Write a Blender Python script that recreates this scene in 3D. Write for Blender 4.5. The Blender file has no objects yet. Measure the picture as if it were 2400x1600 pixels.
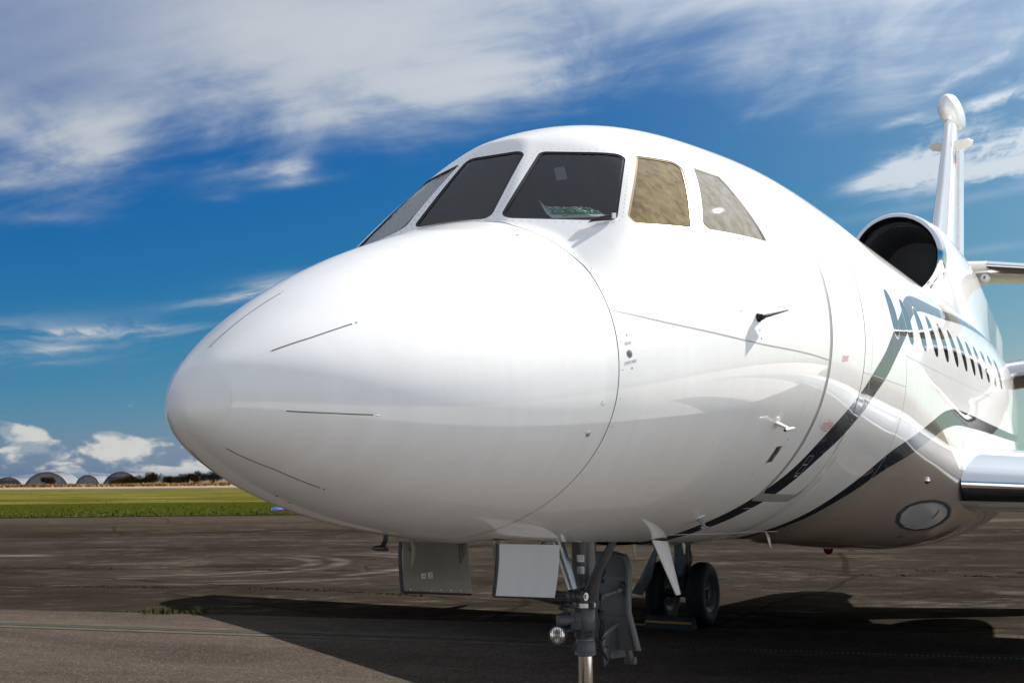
import bpy, bmesh, math, random
import numpy as np
from mathutils import Vector, Matrix
random.seed(7); rng = np.random.default_rng(11)
scene = bpy.context.scene
COL = scene.collection
# world axes: X = aircraft's port side, Y = aft, Z = up; the origin is the ground below the nose
# ---------------------------------------------------------------- camera
CAM = Vector((2.75, -2.86, 1.76))
cam = bpy.data.cameras.new('camera'); camo = bpy.data.objects.new('camera', cam); COL.objects.link(camo)
cam.sensor_width = 36; cam.lens = 42.0; cam.clip_start = .05; cam.clip_end = 90000
camo.matrix_world = Matrix(((.87710959, .06144509, .47634365, CAM.x), (.48021799, -.09498475, -.87199116, CAM.y),
                            (-.00833419, .99358059, -.11281907, CAM.z), (0, 0, 0, 1)))
cam.dof.use_dof = True; cam.dof.focus_distance = 5.6; cam.dof.aperture_fstop = 9.0
scene.camera = camo
scene.view_settings.view_transform = 'Standard'; scene.view_settings.look = 'None'
scene.view_settings.gamma = 1; scene.view_settings.exposure = 1.18
scene.view_settings.use_curve_mapping = False
scene.cycles.max_bounces = 6; scene.cycles.transparent_max_bounces = 12
scene.cycles.sample_clamp_indirect = 6
scene.cycles.use_adaptive_sampling = True; scene.cycles.adaptive_threshold = .015; scene.cycles.adaptive_min_samples = 10
# ---------------------------------------------------------------- sun
SUN = Vector((.55, 1.2, 1.0)).normalized()
sun = bpy.data.lights.new('sun', 'SUN'); suno = bpy.data.objects.new('sun', sun); COL.objects.link(suno)
sun.energy = 4.5; sun.angle = math.radians(.53); sun.color = (1, .955, .89)
suno.rotation_euler = SUN.to_track_quat('Z', 'Y').to_euler(); suno.location = (8, 20, 25)
# ---------------------------------------------------------------- node helper
class G:
    """tiny expression builder on a node tree"""
    def __init__(s, tree): s.t = tree; s.L = tree.links; s.N = tree.nodes
    def n(s, typ, **kw):
        o = s.N.new(typ)
        for k, v in kw.items(): setattr(o, k, v)
        return o
    def put(s, sock, v):
        if isinstance(v, E): s.L.new(v.s, sock)
        elif isinstance(v, bpy.types.NodeSocket): s.L.new(v, sock)
        elif isinstance(v, (tuple, list)) and hasattr(sock, 'default_value') and len(v) == 3 and len(sock.default_value) == 4: sock.default_value = (*v, 1)
        else: sock.default_value = v
    def m(s, op, a, b=0.0, c=0.0, clamp=False):
        o = s.n('ShaderNodeMath', operation=op, use_clamp=clamp); s.put(o.inputs[0], a); s.put(o.inputs[1], b); s.put(o.inputs[2], c); return E(s, o.outputs[0])
    def xyz(s, x, y, z):
        o = s.n('ShaderNodeCombineXYZ'); s.put(o.inputs[0], x); s.put(o.inputs[1], y); s.put(o.inputs[2], z); return E(s, o.outputs[0])
    def sep(s, v):
        o = s.n('ShaderNodeSeparateXYZ'); s.put(o.inputs[0], v); return [E(s, o.outputs[i]) for i in range(3)]
    def noise(s, v, scale=1.0, detail=4.0, rough=.5, dist=0.0):
        o = s.n('ShaderNodeTexNoise'); s.put(o.inputs['Vector'], v); s.put(o.inputs['Scale'], scale); s.put(o.inputs['Detail'], detail)
        s.put(o.inputs['Roughness'], rough); s.put(o.inputs['Distortion'], dist); return E(s, o.outputs[0])
    def voro(s, v, scale, feat='F1', out='Distance'):
        o = s.n('ShaderNodeTexVoronoi', feature=feat); s.put(o.inputs['Vector'], v); s.put(o.inputs['Scale'], scale); return E(s, o.outputs[out])
    def ss(s, x, a, b, lo=0.0, hi=1.0):
        o = s.n('ShaderNodeMapRange', interpolation_type='SMOOTHSTEP'); s.put(o.inputs[0], x); s.put(o.inputs[1], a); s.put(o.inputs[2], b); s.put(o.inputs[3], lo); s.put(o.inputs[4], hi); return E(s, o.outputs[0])
    def lin(s, x, a, b, lo=0.0, hi=1.0):
        o = s.n('ShaderNodeMapRange'); s.put(o.inputs[0], x); s.put(o.inputs[1], a); s.put(o.inputs[2], b); s.put(o.inputs[3], lo); s.put(o.inputs[4], hi); return E(s, o.outputs[0])
    def mix(s, f, a, b, blend='MIX'):
        o = s.n('ShaderNodeMix', data_type='RGBA', blend_type=blend); s.put(o.inputs[0], f); s.put(o.inputs[6], a); s.put(o.inputs[7], b); return E(s, o.outputs[2])
    def curve(s, x, pts):
        o = s.n('ShaderNodeFloatCurve'); c = o.mapping.curves[0]
        for i, (a, b) in enumerate(pts):
            if i < 2: c.points[i].location = (a, b)
            else: c.points.new(a, b)
        for p in c.points: p.handle_type = 'AUTO'
        o.mapping.update(); s.put(o.inputs[1], x); return E(s, o.outputs[0])
    def bump(s, h, strength=.3, dist=.01):
        o = s.n('ShaderNodeBump'); s.put(o.inputs['Height'], h); o.inputs['Strength'].default_value = strength; o.inputs['Distance'].default_value = dist; return E(s, o.outputs[0])
class E:
    def __init__(s, g, k): s.g = g; s.s = k
    def __add__(s, o): return s.g.m('ADD', s, o)
    __radd__ = __add__
    def __sub__(s, o): return s.g.m('SUBTRACT', s, o)
    def __rsub__(s, o): return s.g.m('SUBTRACT', o, s)
    def __mul__(s, o): return s.g.m('MULTIPLY', s, o)
    __rmul__ = __mul__
    def __truediv__(s, o): return s.g.m('DIVIDE', s, o)
    def cl(s): return s.g.m('ADD', s, 0.0, clamp=True)
# ---------------------------------------------------------------- sky
world = bpy.data.worlds.new('World'); scene.world = world; world.use_nodes = True
g = G(world.node_tree)
for nd in list(g.N): g.N.remove(nd)
sky = g.n('ShaderNodeTexSky', sky_type='NISHITA'); sky.sun_disc = False
sky.sun_elevation = math.asin(SUN.z); sky.sun_rotation = math.atan2(SUN.x, SUN.y)
sky.altitude = 0; sky.air_density = 1.0; sky.dust_density = .35; sky.ozone_density = 2.6
tc = g.n('ShaderNodeTexCoord'); dx, dy, dz = g.sep(tc.outputs['Generated'])
RX, RY_ = .8776, .4795                         # a compass heading (unit vector) the cloud streets run along
qr = dx*RX+dy*RY_; qf = dy*RX-dx*RY_
u = g.m('ARCTAN2', qr, qf); v = g.m('ARCSINE', dz)
den = g.m('MAXIMUM', dz, 0.0)+.22
pr, pf = qr/den, qf/den
def UV(x, y):                                  # compass offset / elevation of a cloud feature
    a = (x-1200)/2800; return math.atan(a), math.atan((1128-y-.0084*x)/2800/math.sqrt(1+a*a)*1.0)
def puff(x, y, sx, sy, rot=0.0):
    u0, v0 = UV(x, y); c, s_ = math.cos(math.radians(rot)), math.sin(math.radians(rot))
    a = ((u-u0)*c+(v-v0)*s_)*(2800/sx); b = ((v-v0)*c-(u-u0)*s_)*(2800/sy)
    return g.m('POWER', 2.718, (a*a+b*b)*-1.0)
warp = g.noise(g.xyz(pr*1.3, pf*1.3, 3.1), 1.0, 2.0, .5)
n1 = g.noise(g.xyz(pr*1.5+warp*.9, pf*3.4+pr*1.0+warp*1.4, .7), 1.0, 5.0, .56)      # broad structure of the veil
n2 = g.noise(g.xyz(pr*2.6+warp*1.2, pf*17.0+pr*5.5+warp*3.0, 5.0), 1.0, 4.0, .55)    # fibres
n3 = g.noise(g.xyz(u*8.0, v*17.0-u*2.2, 9.0), 1.0, 5.0, .60, .5)                    # ragged lumps
n4 = g.noise(g.xyz(u*9.0+n3*1.0, v*75.0-u*9.0+n3*3.0, 1.0), 1.0, 4.0, .55)             # low wisps
line = [(-400, 470), (0, 465), (200, 455), (300, 400), (400, 352), (520, 375), (640, 408), (800, 385), (960, 372), (1080, 350), (1200, 290), (1330, 238), (1480, 215), (1650, 215), (1850, 250), (2000, 262), (2120, 262), (2220, 200), (2420, 120), (2700, 200)]
vl = g.curve(g.lin(u, -.6, .6), [((UV(x, 0)[0]+.6)/1.2, UV(x, y)[1]) for x, y in line])
bank = (v-vl)*24.0
cir = g.ss(bank+(n1-.5)*2.1+(n3-.5)*2.8+(n2-.5)*.7, -.5, 2.2)*(1.0+(n1-.5)*.4+(n2-.5)*.28+(n3-.5)*.25)
cir = cir*(1.0-puff(-40, 40, 420, 150, 8)*.36-puff(150, 190, 300, 40, 4)*.18-puff(1800, 30, 330, 60, 4)*.25)+cir*(puff(190, 330, 280, 75, 6)*.50+puff(700, 40, 260, 70)*.35+puff(1200, 190, 420, 80, 3)*.22)
strk = puff(40, 790, 330, 48, 3)*.50+puff(300, 776, 210, 13, 5)*.75+puff(60, 822, 190, 13, 5)*.45+puff(90, 850, 150, 9, 4)*.40+puff(640, 672, 130, 26, 12)*.95+puff(520, 700, 130, 12, 8)*.55
strk = g.m('MULTIPLY', strk, g.ss(n4+(n3-.5)*.5, .30, .72))*1.35
rgt = puff(2350, 345, 230, 78, 10)*1.5+puff(2150, 395, 120, 30, 12)*1.1+puff(2380, 215, 260, 34, 18)*.75+puff(2330, 140, 160, 18, 20)*.55+puff(2130, 270, 80, 14, 14)*.55
rgt = g.ss(rgt*((n3-.5)*2.6+(n4-.5)*1.8+.62), .12, 1.05)*1.05+puff(2260, 462, 300, 13, 6)*.30+puff(2330, 580, 110, 11, 4)*.30
bits = puff(555, 395, 130, 34, 10)*.55+puff(685, 388, 52, 24, 8)*.75+puff(700, 418, 110, 10, 9)*.50+puff(110, 505, 100, 14, 6)*.40+puff(510, 455, 46, 9, 6)*.40+puff(800, 280, 60, 30, -30)*.2
bits = bits*g.ss(n3+n2*.3, .42, .85)
high = g.ss(g.m('MAXIMUM', cir, 0.0)+strk+rgt+bits, -.10, 1.28)
cn = g.noise(g.xyz(u*30.0, v*58.0, 2.0), 1.0, 5.0, .58, .3)
cn2 = g.noise(g.xyz(u*4.0, v*9.0, 7.4), 1.0, 2.0, .5)
band = g.ss(v, .048, .012)
big = puff(25, 1012, 92, 34, -20)*.34+puff(280, 1028, 58, 15, -14)*.42+puff(110, 1055, 130, 18)*.10
cu = g.ss(cn*.9+(cn2-.5)*.5+band*.15+big, .60, .75)*g.ss(v, .075, .052)*g.ss(v, -.003, .012)
# air: the sky model, with its red and green dimmed away from the horizon as a polarising filter does
sr, sg, sb = g.sep(E(g, sky.outputs[0])); K = .085; Q = 1/(K*2.266)
base = g.xyz(g.m('MINIMUM', g.m('POWER', sr*K, 3.2)*1.6, g.m('POWER', sg*K, 1.3)*.42)*Q, g.m('POWER', sg*K, 1.3)*(.60*Q), g.m('POWER', sb*K, .35)*(.487*Q))
cs = g.m('MAXIMUM', dx*SUN.x+dy*SUN.y+dz*SUN.z, 0.0); glow = g.m('POWER', cs, 4.0)*.95+1.0      # thin cloud is brighter towards the sun
aur = g.m('POWER', cs, 9.0)*3.4; base = g.mix(1.0, base, g.xyz(aur, aur*.97, aur*.90), 'ADD')         # pale aureole round the sun
circ = g.mix(g.ss(high+(n3-.5)*.3, .40, 1.05), (2.15, 2.5, 2.9), (2.8, 3.0, 3.2))
circ = g.mix(1.0, circ, g.xyz(glow, glow, glow), 'MULTIPLY')
cshade = g.ss(cn-g.noise(g.xyz(u*30.0-.2, v*58.0+.9, 2.0), 1.0, 3.0, .58, .3), -.10, .14)
cuc = g.mix(cshade, (1.7, 2.05, 2.35), (3.7, 3.6, 3.4))
c1 = g.mix(high*.9, base, circ)
c2 = g.mix(cu*.8, c1, cuc)
bg = g.n('ShaderNodeBackground'); g.put(bg.inputs[0], c2); bg.inputs[1].default_value = .085
wo = g.n('ShaderNodeOutputWorld'); g.L.new(bg.outputs[0], wo.inputs[0])
world.cycles.sampling_method = 'NONE'
# ---------------------------------------------------------------- object helpers
def tag(o, label=None, cat=None, group=None, kind=None):
    for k, val in (('label', label), ('category', cat), ('group', group), ('kind', kind)):
        if val: o[k] = val
    return o
def empty(name, loc=(0, 0, 0), parent=None):
    o = bpy.data.objects.new(name, None); COL.objects.link(o); o.location = loc; o.empty_display_size = .3; o.parent = parent; return o
def link(name, me, mat=None, parent=None):
    o = bpy.data.objects.new(name, me); COL.objects.link(o); o.parent = parent
    if mat is not None and not me.materials:
        me.materials.append(mat)
    return o
class MB:
    """collects vertices and faces of one mesh"""
    def __init__(s): s.v = []; s.f = []
    def add(s, vs, fs):
        b = len(s.v); s.v += [tuple(float(c) for c in p) for p in vs]; s.f += [tuple(i+b for i in f) for f in fs]; return s
    def box(s, c, size, R=None):
        hx, hy, hz = (k/2 for k in size); c = Vector(c)
        vs = [Vector((x, y, z)) for x in (-hx, hx) for y in (-hy, hy) for z in (-hz, hz)]
        if R is not None: vs = [R @ p for p in vs]
        return s.add([p+c for p in vs], [(0, 1, 3, 2), (4, 6, 7, 5), (0, 4, 5, 1), (2, 3, 7, 6), (0, 2, 6, 4), (1, 5, 7, 3)])
    def rod(s, a, b, r0, r1=None, n=14, cap=True):
        return s.path([a, b], [r0, r0 if r1 is None else r1], n, cap)
    def path(s, pts, rs, n=12, cap=True):
        pts = [Vector(p) for p in pts]
        if not isinstance(rs, (list, tuple)): rs = [rs]*len(pts)
        rings = []; prev = None
        for i, p in enumerate(pts):
            d = (pts[min(i+1, len(pts)-1)]-pts[max(i-1, 0)]).normalized()
            if prev is None: x = d.orthogonal().normalized()
            else: x = (prev-d*prev.dot(d)).normalized()
            prev = x; y = d.cross(x)
            rings.append([p+(x*math.cos(2*math.pi*k/n)+y*math.sin(2*math.pi*k/n))*rs[i] for k in range(n)])
        return s.loft(rings, True, cap)
    def loft(s, rings, closed=True, cap=True):
        n = len(rings[0]); vs = [p for r in rings for p in r]; fs = []
        for i in range(len(rings)-1):
            for k in range(n if closed else n-1):
                k2 = (k+1) % n; fs.append((i*n+k, i*n+k2, (i+1)*n+k2, (i+1)*n+k))
        if cap and closed: fs += [tuple(range(n))[::-1], tuple((len(rings)-1)*n+k for k in range(n))]
        return s.add(vs, fs)
    def lathe(s, prof, c, axis, n=32, up=None):
        """prof: (distance along axis, radius)"""
        c = Vector(c); d = Vector(axis).normalized(); x = d.orthogonal().normalized() if up is None else Vector(up); y = d.cross(x)
        return s.loft([[c+d*t+(x*math.cos(2*math.pi*k/n)+y*math.sin(2*math.pi*k/n))*max(r, 1e-4) for k in range(n)] for t, r in prof], True, False)
    def prism(s, poly, d):
        """closed polygon extruded by vector d"""
        a = [Vector(p) for p in poly]; d = Vector(d); return s.loft([a, [p+d for p in a]], True, True)
    def build(s, name, mat, parent=None, smooth=35, bevel=0.0):
        me = bpy.data.meshes.new(name); me.from_pydata(s.v, [], s.f); me.validate()
        bm = bmesh.new(); bm.from_mesh(me); bmesh.ops.recalc_face_normals(bm, faces=bm.faces)
        if bevel:
            ed = [e for e in bm.edges if len(e.link_faces) == 2 and e.calc_face_angle(0) > .6]
            bmesh.ops.bevel(bm, geom=ed, offset=bevel, segments=2, affect='EDGES', profile=.5)
        bm.to_mesh(me); bm.free()
        if smooth:
            me.shade_smooth(); me.set_sharp_from_angle(angle=math.radians(smooth))
        return link(name, me, mat, parent)
# ---------------------------------------------------------------- materials
MAT = {}
def mat(name, col, rough=.5, metal=0.0, coat=0.0, bumps=None, var=0.0, vscale=6.0, ior=1.5, spec=.5, emit=None):
    m = bpy.data.materials.new(name); m.use_nodes = True; t = G(m.node_tree); b = t.N['Principled BSDF']
    b.inputs['Base Color'].default_value = (*col, 1); b.inputs['Roughness'].default_value = rough; b.inputs['Metallic'].default_value = metal
    b.inputs['Coat Weight'].default_value = coat; b.inputs['Coat Roughness'].default_value = .03; b.inputs['IOR'].default_value = ior
    b.inputs['Specular IOR Level'].default_value = spec
    co = t.n('ShaderNodeTexCoord').outputs['Object']
    if var:
        n = t.noise(co, vscale, 6.0, .6); t.put(b.inputs['Base Color'], t.mix(t.ss(n, .3, .7), tuple(c*(1-var) for c in col), tuple(min(1, c*(1+var)) for c in col)))
        t.put(b.inputs['Roughness'], t.lin(n, .3, .7, max(rough-.08, .02), min(rough+.1, 1)))
    if bumps: t.put(b.inputs['Normal'], t.bump(t.noise(co, bumps[0], 4.0), bumps[1], bumps[2]))
    MAT[name] = m; return m
def paint(name, col, stripes=False, gloss=.012):
    m = bpy.data.materials.new(name); m.use_nodes = True; t = G(m.node_tree); b = t.N['Principled BSDF']
    co = t.n('ShaderNodeTexCoord').outputs['Object']
    dirt = t.noise(co, 2.2, 7.0, .65)
    px_, py_, pz_ = t.sep(co); run = t.noise(t.xyz(px_*2.0, py_*14.0, pz_*1.2), 1.0, 5.0, .6)
    white = t.mix(t.ss(dirt*.6+run*.4, .38, .66), tuple(c*k for c, k in zip(col, (.945, .94, .925))), col)
    c = white
    if stripes:
        at = lambda k: E(t, t.n('ShaderNodeAttribute', attribute_name=k).outputs['Fac'])
        c = t.mix(t.ss(at('taupe'), -.002, .002), c, (.36, .295, .25))
        c = t.mix(t.ss(g_min(t, at('stripe'), at('stripe2')), .002, -.002), c, (.0065, .012, .022))
    t.put(b.inputs['Base Color'], c)
    b.inputs['Roughness'].default_value = .5; b.inputs['Specular IOR Level'].default_value = .15; b.inputs['Coat Weight'].default_value = 1.0; b.inputs['Coat Roughness'].default_value = gloss; b.inputs['Coat IOR'].default_value = 1.55
    n = t.noise(co, 3.2, 2.0, .5)*1.0+t.noise(co, 60.0, 2.0, .5)*.012
    nb = t.bump(n, .05, .006); t.put(b.inputs['Coat Normal'], nb)
    MAT[name] = m; return m
def g_min(t, a, b): return t.m('MINIMUM', a, b)
def glass(name, tint, rough=0.0, milk=0.0, wave=0.0):
    m = bpy.data.materials.new(name); m.use_nodes = True; t = G(m.node_tree)
    for nd in list(t.N): t.N.remove(nd)
    fr = t.n('ShaderNodeFresnel'); fr.inputs[0].default_value = 1.52
    tr = t.n('ShaderNodeBsdfTransparent'); tr.inputs[0].default_value = (*tint, 1)
    gl = t.n('ShaderNodeBsdfGlossy'); gl.inputs['Roughness'].default_value = rough
    if wave:
        co = t.n('ShaderNodeTexCoord').outputs['Object']; nb = t.bump(t.noise(co, 9.0, 3.0, .6, .6), wave, .01); t.put(gl.inputs['Normal'], nb)
    if milk:
        df = t.n('ShaderNodeBsdfDiffuse'); df.inputs[0].default_value = (.9, .91, .92, 1); m2 = t.n('ShaderNodeMixShader'); m2.inputs[0].default_value = milk; t.L.new(tr.outputs[0], m2.inputs[1]); t.L.new(df.outputs[0], m2.inputs[2]); tr = m2
    mx = t.n('ShaderNodeMixShader'); t.put(mx.inputs[0], (E(t, fr.outputs[0])*1.0).cl()); t.L.new(tr.outputs[0], mx.inputs[1]); t.L.new(gl.outputs[0], mx.inputs[2])
    o = t.n('ShaderNodeOutputMaterial'); t.L.new(mx.outputs[0], o.inputs[0]); MAT[name] = m; return m
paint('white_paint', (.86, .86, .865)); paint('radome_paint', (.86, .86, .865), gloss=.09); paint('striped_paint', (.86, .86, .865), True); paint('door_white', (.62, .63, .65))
mat('cap_paint', (.77, .77, .755), .45, coat=.2)
mat('seal_black', (.012, .012, .013), .55); mat('groove', (.10, .10, .11), .6); mat('joint_grey', (.33, .33, .35), .5)
mat('seal_grey', (.27, .255, .245), .45); mat('frame_gold', (.45, .34, .2), .35, metal=.6)
glass('cockpit_glass', (.94, .96, .965), wave=.6); glass('lens_frost', (.9, .9, .9), milk=.38); glass('lens_glass', (.85, .87, .88)); glass('beacon_red', (.45, .01, .015))
mat('cabin_glass', (.006, .007, .009), .06, coat=1.0, spec=.6)
mat('chrome', (.86, .87, .88), .06, metal=1.0, bumps=(2.5, .03, .01)); mat('polished', (.80, .80, .81), .12, metal=1.0, bumps=(3, .05, .01))
mat('brushed', (.55, .55, .56), .32, metal=1.0, var=.15, vscale=20)
mat('gear_grey', (.078, .079, .083), .38, var=.12, vscale=14, coat=.2); mat('gear_dark', (.05, .05, .055), .5, var=.2, vscale=30)
mat('gear_light', (.125, .125, .125), .4, var=.08, vscale=10); mat('piston', (.78, .76, .73), .1, metal=1.0)
mat('inner_beige', (.24, .225, .185), .55, var=.1, vscale=9); mat('bay_dark', (.05, .05, .05), .7)
mat('rubber', (.006, .006, .0065), .72, var=.3, vscale=25, bumps=(60, .2, .004)); mat('black_plastic', (.012, .012, .014), .4)
mat('duct_black', (.035, .037, .044), .4); mat('cockpit_dark', (.012, .0118, .0115), .8, var=.25, vscale=4); mat('panel_grey', (.05, .048, .046), .7, var=.2, vscale=8)
mat('print_red', (.55, .05, .05), .5); mat('print_black', (.02, .02, .02), .5); mat('print_white', (.9, .9, .9), .5); mat('print_green', (.02, .36, .17), .45); mat('print_navy', (.02, .035, .12), .5); mat('print_yellow', (.7, .5, .08), .5)
mat('card_white', (.88, .9, .9), .5); mat('chock_rubber', (.02, .02, .02), .8, var=.3, vscale=20); mat('chock_yellow', (.34, .17, .015), .6, var=.3, vscale=12)
mat('grey_disc', (.16, .165, .18), .35, metal=.5); mat('vane_black', (.014, .013, .012), .35, metal=.3); mat('probe_cream', (.48, .45, .37), .35)
def sunshade(name, a, b):
    m = bpy.data.materials.new(name); m.use_nodes = True; t = G(m.node_tree); p = t.N['Principled BSDF']; co = t.n('ShaderNodeTexCoord').outputs['Object']
    x, y, z = t.sep(co); n = t.noise(t.xyz(x*1.6, y*1.6, z*1.4), 12.0, 4.0, .55, .3); n2 = t.noise(co, 26.0, 4.0, .6)
    t.put(p.inputs['Base Color'], t.mix(t.ss(n*.8+n2*.2, .22, .80), a, b)); p.inputs['Roughness'].default_value = .7; p.inputs['Specular IOR Level'].default_value = .0; p.inputs['Coat Weight'].default_value = .7; p.inputs['Coat Roughness'].default_value = .015
    t.put(p.inputs['Normal'], t.bump(n, .15, .01)); MAT[name] = m
sunshade('shade_gold', (.085, .052, .010), (.235, .19, .10)); sunshade('shade_pale', (.165, .13, .08), (.27, .27, .25))

mat('lamp_white', (.85, .85, .84), .5); mat('window_rim', (.45, .46, .48), .4); mat('grate', (.055, .057, .06), .9, spec=0)
# ---------------------------------------------------------------- fuselage shape
def nspline(x, y):
    x = np.asarray(x, float); y = np.asarray(y, float); n = len(x); h = np.diff(x)
    A = np.zeros((n, n)); b = np.zeros(n); A[0, 0] = A[-1, -1] = 1
    for i in range(1, n - 1):
        A[i, i-1] = h[i-1]; A[i, i] = 2*(h[i-1]+h[i]); A[i, i+1] = h[i]
        b[i] = 6*((y[i+1]-y[i])/h[i]-(y[i]-y[i-1])/h[i-1])
    S = np.linalg.solve(A, b)
    def f(xi):
        i = np.clip(np.searchsorted(x, xi)-1, 0, n-2); t = xi-x[i]; u = x[i+1]-xi
        return (S[i]*u**3+S[i+1]*t**3)/(6*h[i])+(y[i]/h[i]-S[i]*h[i]/6)*u+(y[i+1]/h[i]-S[i+1]*h[i]/6)*t
    return f
def pchip(x, y):
    x = np.asarray(x, float); y = np.asarray(y, float); h = np.diff(x); d = np.diff(y)/h; m = np.zeros_like(y)
    for i in range(1, len(x)-1):
        if d[i-1]*d[i] > 0:
            a = 2*h[i]+h[i-1]; b = h[i]+2*h[i-1]; m[i] = (a+b)/(a/d[i-1]+b/d[i])
    m[0] = d[0]; m[-1] = d[-1]
    def f(xi):
        xi = np.clip(xi, x[0], x[-1])
        i = np.clip(np.searchsorted(x, xi)-1, 0, len(x)-2); t = (xi-x[i])/h[i]
        return (2*t**3-3*t**2+1)*y[i]+(t**3-2*t**2+t)*h[i]*m[i]+(-2*t**3+3*t**2)*y[i+1]+(t**3-t**2)*h[i]*m[i+1]
    return f
def upoly(a, c0, end, lead=1):
    """polynomial in sqrt(Y) up to the door, then eased to the constant of the cabin"""
    def raw(u): return c0+sum(k*u**(i+lead) for i, k in enumerate(a))
    e1 = raw(math.sqrt(4.14))
    def f(u):
        t = np.clip((u*u-4.14)/3.0, 0, 1); return raw(np.minimum(u, math.sqrt(4.14)))+(end-e1)*t*t*(3-2*t)
    return f
NOSE = .013635                                  # the tip lies this far ahead of Y = 0
fW = upoly([.33864, 1.17302, -1.59828, 1.08195, -.34432, .03709], 0, 1.25)
fHU = upoly([.65782, -1.75397, 5.21586, -5.67588, 2.60834, -.43098], 0, 1.12)
fHL = upoly([.50088, -.64052, 1.45393, -1.3342, .61803, -.11401], 0, 1.215)
fZC = upoly([.26917, -.92714, 1.06593, -.40647, .04441], 2.00416, 2.55, 2)
fRO = nspline([1.3, 1.9, 2.3, 2.8, 3.4, 4.14, 6.0], [3.0327, 3.2986, 3.4771, 3.6329, 3.7168, 3.7804, 3.8])
TY = [9.0, 11.0, 12.5, 14.0, 15.5, 17.0, 18.6]
tW = pchip(TY, [1.25, 1.25, 1.20, 1.02, .78, .52, .25]); tU = pchip(TY, [1.25, 1.25, 1.22, 1.12, .95, .72, .4])
tL = pchip(TY, [1.215, 1.215, 1.17, .98, .72, .46, .22]); tZ = pchip(TY, [2.55, 2.55, 2.57, 2.68, 2.85, 3.02, 3.2])
FY = [4.3, 5.2, 6.0, 7.0, 8.0, 9.5, 11.0, 12.5, 13.8]
bN = pchip(FY, [2.0, 2.1, 2.4, 2.85, 3.2, 3.3, 3.1, 2.5, 2.0]); bH = pchip(FY, [0, .03, .085, .145, .175, .185, .18, .10, 0])   # wing fairing: squarer and deeper belly
bF = pchip([5.6, 6.4, 7.2, 8.0, 9.0, 11.0, 12.5, 13.8], [0, .012, .05, .095, .12, .12, .05, 0])
PANES = [(np.array([.36000263, -.60080932, .71374104]), 1.19199283, .03), (np.array([0, -.70951598, .70468934]), .89225737, .02)]
def smin(a, b, k):
    h = np.clip(.5+.5*(b-a)/k, 0, 1); return b*(1-h)+a*h-k*h*(1-h)
def radial(w, hu, hl, c, s, nu, nl=2.0):
    h = np.where(s >= 0, hu, hl); n = np.where(s >= 0, nu, nl)
    return (np.abs(c/w)**n+np.abs(s/h)**n)**(-1/n)
def zcen(Y):
    return np.where(Y > 9, tZ(np.clip(Y, 9, 18.6)), fZC(np.sqrt(np.clip(Y+NOSE, 1e-7, 9.0))))
def rad(Y, phi):
    """distance of the skin from the axis point (0, Y, zcen) in the direction phi"""
    Y, phi = np.broadcast_arrays(np.asarray(Y, float), np.asarray(phi, float))
    u = np.sqrt(np.clip(Y+NOSE, 1e-7, 9.0)); c, s = np.cos(phi), np.sin(phi); zc = zcen(Y)
    w = np.maximum(fW(u), 1e-4); hl = np.maximum(fHL(u), 1e-4)+bH(Y); nl = bN(Y)
    rN = radial(w, np.maximum(fHU(u), 1e-4), hl, c, s, 2.1, nl)
    hn = np.maximum(fHU(u), 1e-4); bl = np.clip((Y-1.42)/.5, 0, 1); bl = bl*bl*(3-2*bl)
    rB = radial(w, hn+(np.maximum(fRO(np.clip(Y, 1.3, 5.99))-zc, .05)-hn)*bl, hl, c, s, 2.0, nl)
    for n, d, k in PANES:
        den = n[0]*np.abs(c)+n[2]*s
        rp = np.where(den > 1e-3, (d-n[1]*Y-n[2]*zc)/np.maximum(den, 1e-3), 99)
        rB = smin(rB, rp, k)
    kk = .015*np.clip((Y-1.42)/.2, 0.001, 1)
    r = np.where(Y < 1.42, rN, -smin(-rN, -np.maximum(rB, 0), kk))
    Yt = np.clip(Y, 9, 18.6)
    r = np.where(Y > 9, radial(tW(Yt), tU(Yt), tL(Yt)+bH(Y), c, s, 2.0, nl), r)
    fl = np.clip((-s-.12)/.5, 0, 1); r = r*(1+bF(Y)*fl*fl*(3-2*fl)*np.sqrt(np.abs(c)+1e-6))
    return r, zc
def skin(Y, phi, off=0.0):
    """points and unit normals on the skin (phi in radians)"""
    Y, phi = np.broadcast_arrays(np.asarray(Y, float), np.asarray(phi, float)); e = .0015
    def q(y, p):
        y = np.maximum(y, 1e-6-NOSE); r, z = rad(y, p); return np.stack([r*np.cos(p), y, z+r*np.sin(p)], -1)
    ey = np.minimum(e, np.maximum((Y+NOSE)*.4, 1e-5)); P = q(Y, phi)
    n = np.cross(q(Y+ey, phi)-q(Y-ey, phi), q(Y, phi+.002)-q(Y, phi-.002))
    l = np.linalg.norm(n, axis=-1, keepdims=True); n = np.where(l > 1e-14, n/np.maximum(l, 1e-14), np.array([0, -1.0, 0]))
    if True:
        out = np.stack([np.cos(phi), 0*Y, np.sin(phi)], -1); sg = np.where((n*out).sum(-1, keepdims=True) < -.02, -1, 1); n = n*sg
    return P+off*n, n
def yphi(P):
    P = np.asarray(P, float); return P[..., 1], np.arctan2(P[..., 2]-zcen(P[..., 1]), P[..., 0])
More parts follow.
